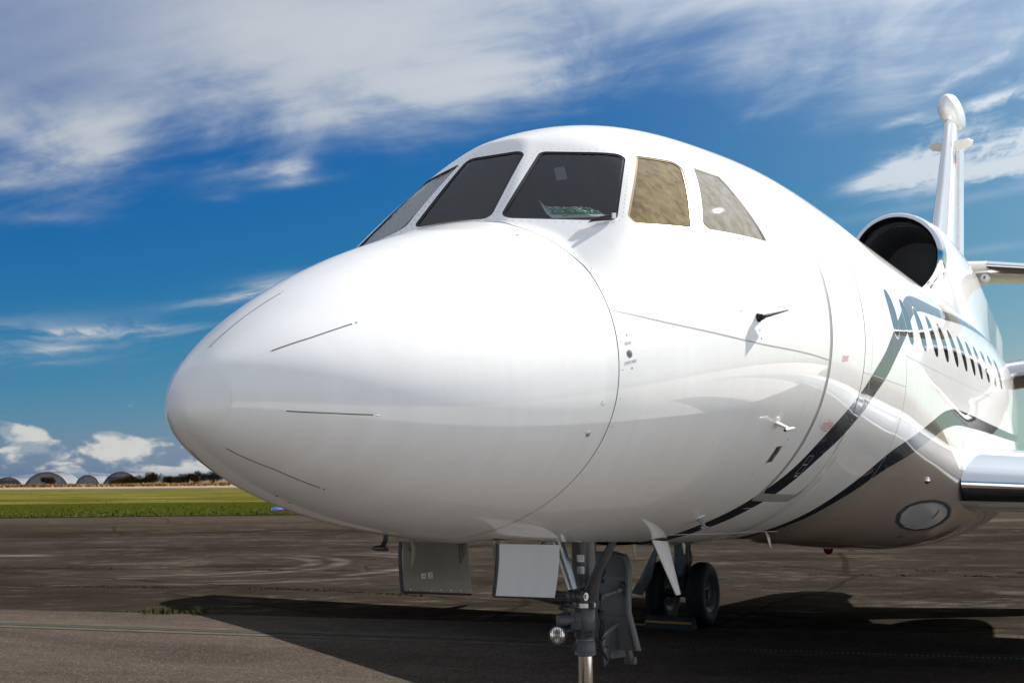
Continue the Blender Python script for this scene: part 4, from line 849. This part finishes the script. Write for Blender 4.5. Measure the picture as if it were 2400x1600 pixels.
cardtext('READY', .070, .5, .76, MAT['print_white'], 1.0); cardtext('TO TOW', .070, .5, .44, MAT['print_white'], .88); cardtext('AEROCENTRE', .026, .62, .13, MAT['print_navy'], 1.1)
mb = MB(); mb.add([onc(.27+.055*math.cos(k*math.pi/8), .14+.055*math.sin(k*math.pi/8), .0068) for k in range(16)], [tuple(range(16))]); mb.build('emblem', MAT['print_yellow'], sign, 0)
# ---------------------------------------------------------------- wheel chock
ch = empty('wheel_chock', (-2.44, 10.42, 0)); tag(ch, 'black rubber wheel chock with a yellow stripe before the main tyres', 'chock')
mb = MB(); mb.prism([(-.29, -.09, 0), (-.29, .11, 0), (-.29, .05, .13), (-.29, -.0, .15), (-.29, -.05, .12)], (.58, 0, 0)); mb.build('chock_block', MAT['chock_rubber'], ch, 30, .008)
mb = MB(); mb.box((0, -.0715, .082), (.57, .004, .022), Matrix.Rotation(-.32, 3, 'X')); mb.build('chock_stripe', MAT['chock_yellow'], ch)
mb = MB(); mb.path([(-.29, 0, .07), (-.36, .05, .02), (-.5, .15, .012), (-.62, .05, .012), (-.8, .12, .012)], .012, 8); mb.build('chock_rope', MAT['chock_yellow'], ch, 60)
# ---------------------------------------------------------------- the ground
FWD = Vector((-.4795, .8776, 0)); RGT = Vector((.8776, .4795, 0)); C0 = Vector((CAM.x, CAM.y, 0))
def gmat(name, fn, rough=.9):
    m = bpy.data.materials.new(name); m.use_nodes = True; t = G(m.node_tree); b = t.N['Principled BSDF']; b.inputs['Roughness'].default_value = rough; b.inputs['Specular IOR Level'].default_value = 0.0
    geo = t.n('ShaderNodeNewGeometry').outputs['Position']; x, y, z = t.sep(geo); fn(t, b, geo, x, y); MAT[name] = m; return m
def old_tarmac(t, b, P, x, y):
    a = x*.8776+y*.4795; d = y*.8776-x*.4795
    st = t.noise(t.xyz(a*.075, d*.20, 1.0), 1.0, 6.0, .62, .6); st2 = t.noise(t.xyz(a*.40, d*.75, 4.0), 1.0, 6.0, .66, .3); st3 = t.noise(t.xyz(a*2.2, d*3.6, 2.0), 1.0, 4.0, .7); big = t.noise(P, .07, 4.0, .5); fine = t.noise(P, 30.0, 3.0, .75); ag = t.voro(P, 45.0)
    k = st*.42+st2*.36+st3*.22
    c = t.mix(t.ss(k, .37, .63), (0.0171, 0.0138, 0.0109), (0.0576, 0.0478, 0.0377)); c = t.mix(t.ss(st2+(st3-.5)*.9, .54, .74)*.65, c, (0.1035, 0.0864, 0.0705)); c = t.mix(t.ss(st3+(st2-.5)*.5, .60, .80)*.45, c, (0.1199, 0.1014, 0.0835)); c = t.mix(t.ss(big, .48, .66)*.5, c, (0.0201, 0.0167, 0.0137))
    c = t.mix(t.ss(fine, .34, .62)*.75, t.mix(.55, c, (0.0075, 0.0064, 0.0051)), c)
    # pale band near the turf and a worn paint mark
    dep = d-(-3.82)
    c = t.mix(t.ss(dep, 40.0, 56.0)*.45, c, (0.0647, 0.0514, 0.0389)); c = t.mix(t.ss(t.m('ABSOLUTE', dep-46.0+(st-.5)*7.0), 2.2, .4)*t.ss(a, -10.0, 2.0)*.75, c, (0.0860, 0.0687, 0.0510))
    c = t.mix(t.ss(t.m('ABSOLUTE', dep-29.2+(a+20)*.03), .45, .2)*t.ss(a, -9.6, -10.6)*.7, c, (0.1292, 0.1067, 0.0878))
    # swirls left by tyres
    for (cx, cy, r) in ((-15.6, 16.0, 2.85), (-15.6, 16.0, 3.45), (-14.2, 16.4, 3.75), (-14.2, 16.4, 4.4)):
        rr = t.m('SQRT', (x-cx)*(x-cx)+(y-cy)*(y-cy)); c = t.mix(t.ss(t.m('ABSOLUTE', rr-r+(st2-.5)*.35), .26, .06)*t.ss((x-cx)+(y-cy)*.25, -.5, 2.2)*(st3*.75)*t.ss(st2, .3, .6), c, (0.1439, 0.1308, 0.1156))
    # cracks
    for (px, py, qx, qy) in ((-18.46, 13.94, -10.52, 16.26), (-14.83, 11.08, -9.67, 12.64), (-9.67, 12.64, -7.2, 12.5)):
        L = math.hypot(qx-px, qy-py); ex, ey = (qx-px)/L, (qy-py)/L; s_ = (x-px)*-ey+(y-py)*ex; c = t.mix(t.ss(t.m('ABSOLUTE', s_+(t.noise(P, 1.3, 3.0)-.5)*.5), .055, .015)*.8, c, (0.0052, 0.0041, 0.0036))
    cr = t.voro(t.xyz(x*.16+big*.6, y*.16, 0.0), 1.0, 'DISTANCE_TO_EDGE', 'Distance'); c = t.mix(t.ss(cr, .010, .003)*.5, c, (0.0087, 0.0068, 0.0055))
    t.put(b.inputs['Base Color'], c); t.put(b.inputs['Normal'], t.bump(ag*.5+fine*.6, .9, .012)); t.put(b.inputs['Roughness'], t.lin(st, .3, .7, .85, .95))
def new_tarmac(t, b, P, x, y):
    st = t.noise(t.xyz(x*.22+y*.05, y*.7-x*.12, 1.0), 1.0, 6.0, .62, .3); stain = t.noise(t.xyz(x*.18, y*.55, 7.0), 1.0, 5.0, .6, .5); st3 = t.noise(t.xyz(x*2.2, y*4.5, 3.0), 1.0, 4.0, .7); fine = t.noise(P, 42.0, 3.0, .75); av = t.n('ShaderNodeSeparateColor'); t.put(av.inputs[0], t.voro(P, 60.0, 'F1', 'Color')); gv = E(t, av.outputs[0])
    c = t.mix(t.ss(st*.6+st3*.4, .36, .64), (0.0589, 0.0463, 0.0382), (0.0921, 0.0747, 0.0629)); c = t.mix(t.ss(stain+(st3-.5)*.3, .56, .70)*.62, c, (0.0392, 0.0313, 0.0256)); c = t.mix(t.ss(stain, .42, .30)*.35, c, (0.1079, 0.0897, 0.0774)); c = t.mix(t.ss(gv, .80, 1.0)*.5, c, (0.1716, 0.1466, 0.1277)); c = t.mix(t.ss(gv, .25, .0)*.55, c, (0.0255, 0.0206, 0.0170)); c = t.mix(t.ss(fine, .36, .60)*.8, t.mix(.45, c, (0.0176, 0.0141, 0.0114)), c)
    t.put(b.inputs['Base Color'], c); t.put(b.inputs['Normal'], t.bump(fine*.7+gv*.3, 1.0, .010))
def concrete(t, b, P, x, y):
    n = t.noise(P, 3.0, 6.0, .6); t.put(b.inputs['Base Color'], t.mix(t.ss(n, .3, .7), (0.0585, 0.0508, 0.0358), (0.0809, 0.0704, 0.0514))); t.put(b.inputs['Normal'], t.bump(t.noise(P, 60.0, 3.0), .4, .006))
def bounce_concrete(t, b, P, x, y):  # paleness raised so the unseen slab throws fill light on the hull
    n = t.noise(P, .6, 6.0, .6); t.put(b.inputs['Base Color'], t.mix(t.ss(n, .3, .7), (.54, .53, .505), (.66, .65, .625))); t.put(b.inputs['Normal'], t.bump(t.noise(P, 60.0, 3.0), .4, .006))
def turf(t, b, P, x, y):
    a = x*.8776+y*.4795; d = y*.8776-x*.4795+3.82
    n = t.noise(t.xyz(a*.10, d*.16, 0.0), 1.0, 6.0, .6, .4); n2 = t.noise(P, 1.6, 5.0, .65); n3 = t.noise(t.xyz(a*.02, d*.06, 5.0), 1.0, 5.0, .55)
    near_ = t.mix(n2, (0.0201, 0.0259, 0.0028), (0.0424, 0.0470, 0.0061)); far_ = t.mix(t.ss(n, .35, .65), (0.0524, 0.0555, 0.0077), (0.1175, 0.1012, 0.0287))
    k = t.ss(d+(n3-.5)*50.0, 88.0, 108.0); c = t.mix(k, near_, far_); c = t.mix(t.ss(t.m('ABSOLUTE', d-98.0+(n3-.5)*26.0), 4.0, 1.0)*.5, c, (0.1397, 0.1176, 0.0392)); c = t.mix(t.ss(t.m('ABSOLUTE', d-112.0+(n3-.5)*30.0), 7.0, 1.0)*t.ss(n, .4, .6)*.7, c, (0.0226, 0.0234, 0.0049))
    t.put(b.inputs['Base Color'], c); t.put(b.inputs['Normal'], t.bump(n2, 1.0, .08))
def straw(t, b, P, x, y):
    a = x*.8776+y*.4795; d = y*.8776-x*.4795; n = t.noise(t.xyz(a*.03, d*.02, 0.0), 1.0, 6.0, .6); t.put(b.inputs['Base Color'], t.mix(t.ss(n, .3, .7), (0.1949, 0.1431, 0.0810), (0.2867, 0.2201, 0.1404)))
def heath(t, b, P, x, y):
    n = t.noise(P, .05, 6.0, .65); t.put(b.inputs['Base Color'], t.mix(t.ss(n, .3, .7), (0.0898, 0.0560, 0.0294), (0.1958, 0.1230, 0.0701)))
def road(t, b, P, x, y): t.put(b.inputs['Base Color'], t.mix(t.noise(P, .2, 4.0), (0.0745, 0.0701, 0.0664), (0.1044, 0.0966, 0.0900)))
def plain(t, b, P, x, y): t.put(b.inputs['Base Color'], t.mix(t.noise(P, .002, 5.0), (.10, .10, .05), (.20, .16, .10)))
for nm, fn in (('old_tarmac', old_tarmac), ('new_tarmac', new_tarmac), ('concrete', concrete), ('bounce_concrete', bounce_concrete), ('turf', turf), ('straw', straw), ('heath', heath), ('road', road), ('plain', plain)): gmat(nm, fn)
def sheet(name, pts, z, m):
    mb = MB(); mb.add([(p[0], p[1], z) for p in pts], [tuple(range(len(pts)))]); o = mb.build(name, m, None, 0); tag(o, kind='structure')
    if o.data.polygons[0].normal.z < 0: o.data.flip_normals()
    return o
def DL(d, l): p = C0+FWD*d+RGT*l; return (p.x, p.y)
def band(name, d0, d1, L, z, m): return sheet(name, [DL(d0, -L), DL(d0, L), DL(d1, L), DL(d1, -L)], z, m)
sheet('ground', [(45000*math.cos(k*math.pi/32), 45000*math.sin(k*math.pi/32)) for k in range(64)], -.30, MAT['plain'])
ge = [(-46.93-.833*400, 36.37-.553*400), (-46.93+.833*600, 36.37+.553*600)]     # edge of the turf
sheet('apron', [(ge[0][0], ge[0][1]), (ge[1][0], ge[1][1]), (ge[1][0]+200, ge[1][1]-420), (200, -300), (-200, -420), (ge[0][0]-50, ge[0][1]-200)], 0, MAT['old_tarmac'])
e_ = Vector((.9746, .2241, 0)); n_ = Vector((.2241, -.9746, 0)); q0 = Vector((-6.05, 9.82, 0))
mb = MB(); top = []; k = 0; rr = random.Random(3)
while k <= 360: s_ = -120+k*.5; top.append(q0+e_*s_+n_*(rr.random()*.05)); k += 1
pv = [(p.x, p.y) for p in top]; sheet('pavement', pv+[(pv[-1][0]+10, -90), (pv[0][0]-10, -120)], .005, MAT['new_tarmac'])
sheet('unseen_concrete_apron', [(5.0, 9), (5.0, -5.5), (-30, -12), (-30, -150), (220, -150), (220, 150), (60, 150)], .010, MAT['bounce_concrete'])  # out of view to port and behind; spread wide to bounce light onto the jet
# turf starts with a soft ragged edge a few centimetres above the apron
tp = []; k = 0
while k <= 500:
    s_ = -400+k*2.0; p = Vector((-46.93+.833*s_, 36.37+.553*s_, 0)); tp.append((p.x-.553*-1*0+rr.uniform(-.25, .25), p.y+rr.uniform(-.25, .25))); k += 1
far = [DL(232, 700), DL(232, -700)]; sheet('grass_field', tp+far, .03, MAT['turf'])
band('service_road', 226, 262, 900, .06, MAT['road']); band('straw_field', 258, 520, 1300, .09, MAT['straw']); band('heath', 430, 1500, 2600, .12, MAT['heath'])
# drain
dr = empty('drainage_channel', (0, 0, 0)); tag(dr, kind='structure'); de = Vector((.9806, .1961, 0)); dn = Vector((-.1961, .9806, 0)); d0 = Vector((-5.55, 8.26, .006))
for s_ in (-1, 1):
    for k in range(-14, 10):
        a = d0+de*(k*1.0+.006); b = d0+de*((k+1)*1.0-.006); o1, o2 = dn*s_*.085, dn*s_*.27; mb = MB(); mb.loft([[a+o1-Vector((0, 0, .05)), a+o1+Vector((0, 0, .004)), a+o2+Vector((0, 0, .004)), a+o2-Vector((0, 0, .05))], [b+o1-Vector((0, 0, .05)), b+o1+Vector((0, 0, .004)), b+o2+Vector((0, 0, .004)), b+o2-Vector((0, 0, .05))]]); mb.build('kerb_slab', MAT['concrete'], dr, 0)
mb = MB(); a, b = d0+de*-14, d0+de*10; mb.loft([[a-dn*.08+Vector((0, 0, .001)), a+dn*.08+Vector((0, 0, .001))], [b-dn*.08+Vector((0, 0, .001)), b+dn*.08+Vector((0, 0, .001))]], False, False); mb.build('channel_floor', MAT['bay_dark'], dr, 0)
mb = MB()
for k in range(480): c = d0+de*(-14+k*.05+.025); R3 = Matrix.Rotation(math.atan2(de.y, de.x), 3, 'Z'); mb.box(c+Vector((0, 0, .004)), (.022, .15, .006), R3)
for s_ in (-1, 1): mb.box(d0+de*-2+dn*s_*.078+Vector((0, 0, .004)), (24, .012, .008), R3)
gr = mb.build('drain_grate', MAT['grate'], dr, 0); gr['kind'] = 'stuff'
# ---------------------------------------------------------------- weeds and grass
mat('weed_green', (.050, .058, .016), .8, var=.4, vscale=3, spec=0); mat('grass_blade', (.082, .082, .030), .8, var=.5, vscale=.6, spec=0); mat('dry_blade', (.20, .125, .065), .85, var=.4, vscale=.05, spec=0)
def blades(mb, c, n, h, spread, w):
    for _ in range(n):
        p = Vector(c)+Vector((random.gauss(0, spread), random.gauss(0, spread), 0)); a = random.uniform(0, 6.28); l = Vector((math.cos(a), math.sin(a), 0)); hh = h*random.uniform(.4, 1.1); s_ = Vector((-l.y, l.x, 0))*w; m_ = p+l*hh*.25+Vector((0, 0, hh*.6)); t_ = p+l*hh*random.uniform(.4, 1.0)+Vector((0, 0, hh*random.uniform(.7, 1)))
        mb.add([p-s_, p+s_, m_+s_*.7, m_-s_*.7, t_], [(0, 1, 2, 3), (3, 2, 4)])
mb = MB()
for (px, py, qx, qy, n) in ((-18.46, 13.94, -10.52, 16.26, 20), (-10.5, 16.3, 4, 20.5, 20), (-14.83, 11.08, -9.67, 12.64, 14), (-9.67, 12.64, -7.2, 12.5, 14), (-10.2, 8.95, -6.3, 9.78, 7), (-2, 20, 3, 20.5, 10)):
    for _ in range(n):
        t = random.random(); k = random.choice((1, 1, 2, 4)); c = (px+(qx-px)*t+random.gauss(0, .05), py+(qy-py)*t+random.gauss(0, .05), .0)
        for j in range(k): blades(mb, (c[0]+j*.16, c[1]+j*.045, 0), 14, .035, .06, .006)
for c in ((-9.05, 9.05), (-9.2, 9.0), (-8.5, 9.22), (-8.9, 9.15)): blades(mb, (*c, 0), 34, .13, .07, .005)
wd = mb.build('crack_weeds', MAT['weed_green'], None, 0); tag(wd, 'low green weeds growing along the cracks of the tarmac', 'weeds', kind='stuff')
mb = MB()
for _ in range(3600):
    s_ = random.uniform(-22, 26); dd = abs(random.gauss(0, 1))**1.6*9; c = Vector((-46.93+.833*s_, 36.37+.553*s_, .02))+Vector((-.553, .833, 0))*dd+Vector((random.gauss(0, .1), random.gauss(0, .1), 0)); blades(mb, c, 3, random.choice((.06, .09, .16)), .12, .02)
gb = mb.build('turf_blades', MAT['grass_blade'], None, 0); tag(gb, 'green grass blades along the near edge of the turf', 'grass', kind='stuff')
mb = MB()
for _ in range(5200):
    l = random.uniform(-300, -95) if random.random() < .8 else random.uniform(180, 300); d = random.uniform(330, 470); c = C0+FWD*d+RGT*(l*d/400); blades(mb, (c.x, c.y, .1), 3, random.uniform(.5, 1.1), .8, .25)
dg_ = mb.build('dry_grass', MAT['dry_blade'], None, 0); tag(dg_, 'tall brown dry grass on the far side of the airfield', 'grass', kind='stuff')
# ---------------------------------------------------------------- scrub
mat('twig_brown', (.055, .034, .019), .9, var=.5, vscale=.4, spec=0); mat('scrub_dark', (.030, .025, .014), .9, var=.5, vscale=.4, spec=0); mat('trunk_brown', (.05, .035, .025), .9)
def bush(px, d, w, h, label, m, group, seed):
    R5 = random.Random(seed); c = C0+FWD*d+RGT*((px-1200)/2800*d); t = empty('scrub_bush', (c.x, c.y, .1)); tag(t, label, 'bush', group); tr = MB(); lf = MB()
    for _ in range(9):
        a = R5.uniform(0, 6.28); b = Vector((math.cos(a)*w*.3*R5.random(), math.sin(a)*w*.3*R5.random(), h*R5.uniform(.5, .85))); o = Vector((R5.gauss(0, w*.12), R5.gauss(0, w*.12), -.2)); tr.path([o, o.lerp(b, .5)+Vector((R5.gauss(0, .15), R5.gauss(0, .15), 0)), o+b], [.11, .07, .02], 5)
    lobes = [(R5.uniform(-.36, .36)*w, R5.uniform(-.25, .25)*w, h*R5.uniform(.35, .72), R5.uniform(.16, .28)) for _ in range(9)]
    for _ in range(2300):
        x0, y0, z0, s_ = R5.choice(lobes); u_ = Vector((R5.gauss(0, 1), R5.gauss(0, 1), R5.gauss(0, 1))).normalized()*(R5.random()**.4); p = Vector((x0, y0, z0))+Vector((u_.x*w*s_, u_.y*w*s_, u_.z*h*s_*1.5))
        if p.z < 0: p.z = abs(p.z)*.5
        q = Vector((R5.gauss(0, 1), R5.gauss(0, 1), R5.gauss(.5, 1))).normalized(); r_2 = q.orthogonal().normalized(); L = R5.uniform(.25, .6); W = R5.uniform(.05, .16); lf.add([p-r_2*W, p+r_2*W, p+q*L], [(0, 1, 2)])
    tr.build('trunk', MAT['trunk_brown'], t, 0); lf.build('crown', m, t, 0)
BG = 'scrub on the far edge of the airfield'
BU = [(122, 470, 7, 3.4, 'round brown bush standing before the widest hangar', 'twig_brown'), (288, 490, 9, 2.6, 'low leafless bush under the last hangar', 'twig_brown'), (315, 480, 9, 3.6, 'thin leafless bush beside the last hangar', 'twig_brown'), (343, 470, 8, 3.0, 'low brown bush right of the last hangar', 'scrub_dark'), (367, 460, 7.5, 4.9, 'tallest brown bush between the hangars and the nose', 'twig_brown'), (392, 470, 9, 3.3, 'low dark bush behind the tall brown bush', 'scrub_dark'), (418, 470, 9, 3.1, 'low brown bush midway between tall bush and nose', 'twig_brown'), (444, 460, 8, 4.4, 'wide brown bush near the nose cone', 'twig_brown'), (466, 460, 8, 4.9, 'rounded brown bush nearest left of the nose cone', 'twig_brown'), (498, 455, 9, 4.6, 'dark bush half hidden behind the nose cone', 'scrub_dark'), (2385, 420, 12, 5.2, 'dark bush above the wing at the right edge', 'scrub_dark')]
for i, (px, d, w, h, label, m) in enumerate(BU): bush(px, d, w, h, label, MAT[m], BG, 40+i)
# ---------------------------------------------------------------- hangars
mat('hangar_roof', (.12, .125, .15), .55, var=.15, vscale=.3); mat('hangar_wall', (.33, .335, .37), .7, var=.1, vscale=.3); mat('hangar_blue', (.06, .09, .18), .7); mat('hangar_dark', (.09, .09, .11), .8)  # roof tone lifted and blued, distance haze put into the colour
def hangar(px, d, w, h, label, front, mast):
    c = C0+FWD*d+RGT*((px-1200)/2800*d); t = empty('arched_hangar', (c.x, c.y, .1)); t.rotation_euler.z = math.atan2(RGT.y, RGT.x)+.06; tag(t, label, 'hangar', 'arched hangars far across the airfield')
    rad_ = (w*w/4+h*h)/(2*h); a0 = math.asin(min(1, w/2/rad_)); L = 24; n = 24
    def arc(rr, y): return [Vector((rr*math.sin(-a0+2*a0*k/n), y, h-rad_+rr*math.cos(-a0+2*a0*k/n))) for k in range(n+1)]
    mb = MB(); o0, i0 = arc(rad_, 0), arc(rad_-.35, 0); o1, i1 = arc(rad_, L), arc(rad_-.35, L); mb.loft([o0+i0[::-1], o1+i1[::-1]], True, False); mb.add(o0+i0[::-1], [(k, k+1, 2*n-k, 2*n+1-k) for k in range(n)]); rf = mb.build('roof', MAT['hangar_roof'], t, 40)
    for k in range(1, 6): mb = MB(); A = arc(rad_+.05, L*k/6); mb.path(A, .08, 6); mb.build('roof_rib', MAT['hangar_dark'], rf, 60)
    g_ = arc(rad_-.34, .8); hw = h*.58; mb = MB(); mb.add([p for p in g_], [tuple(range(n+1))]); mb.build('gable', MAT['hangar_wall'], t, 0)
    ww = w*.74; k = 6
    for j in range(k): mb = MB(); mb.box((-ww/2+ww*(j+.5)/k, .62, hw/2), (ww/k*.96, .12, hw)); mb.build('door_panel', MAT[front], t, 30)
    if mast: mb = MB(); mb.path([(w*.02, 3, h-.3), (w*.02, 3, h+1.3), (w*.02-.3, 3, h+2.0)], .10, 6); mb.box((w*.02, 3, h+.9), (.9, .1, .1)); mb.build('roof_mast', MAT['hangar_dark'], t)
hangar(23, 640, 15.5, 4.0, 'small dark arched hangar at the left edge with a mast', 'hangar_roof', True)
hangar(113, 640, 22.5, 6.6, 'widest grey arched hangar with a white front', 'hangar_wall', False)
hangar(209, 640, 12.4, 4.8, 'small white fronted arched hangar with a roof mast', 'hangar_wall', True)
hangar(287, 640, 19, 6.4, 'grey arched hangar behind the leafless bushes', 'hangar_roof', False)
# ---------------------------------------------------------------- far hills
mat('hill_haze_blue', (.055, .10, .15), 1.0, var=.08, vscale=.0006)  # no haze volume: the blue of the distant air is put into the colour
mb = MB(); N = 260; lo = []; hi = []; mid = []
for k in range(N+1):
    a = R_(-75+150*k/N); d = 33000/max(math.cos(a), .35); p = C0+(FWD*math.cos(a)+RGT*math.sin(a))*33000; hh = 60+150*abs(math.sin(k*.21+.4))*abs(math.sin(k*.067+1.1))+40*math.sin(k*.9)**2; lo.append((p.x, p.y, -5)); q = p+(p-C0)*.03; mid.append((p.x+(q.x-p.x)*.5, p.y+(q.y-p.y)*.5, hh*.62)); hi.append((q.x, q.y, hh))
bkk = [(x*1.05, y*1.05, -5) for x, y, z in hi]; mb.loft([lo, mid, hi, bkk], False, False); hl = mb.build('hills', MAT['hill_haze_blue'], None, 60); tag(hl, kind='structure')
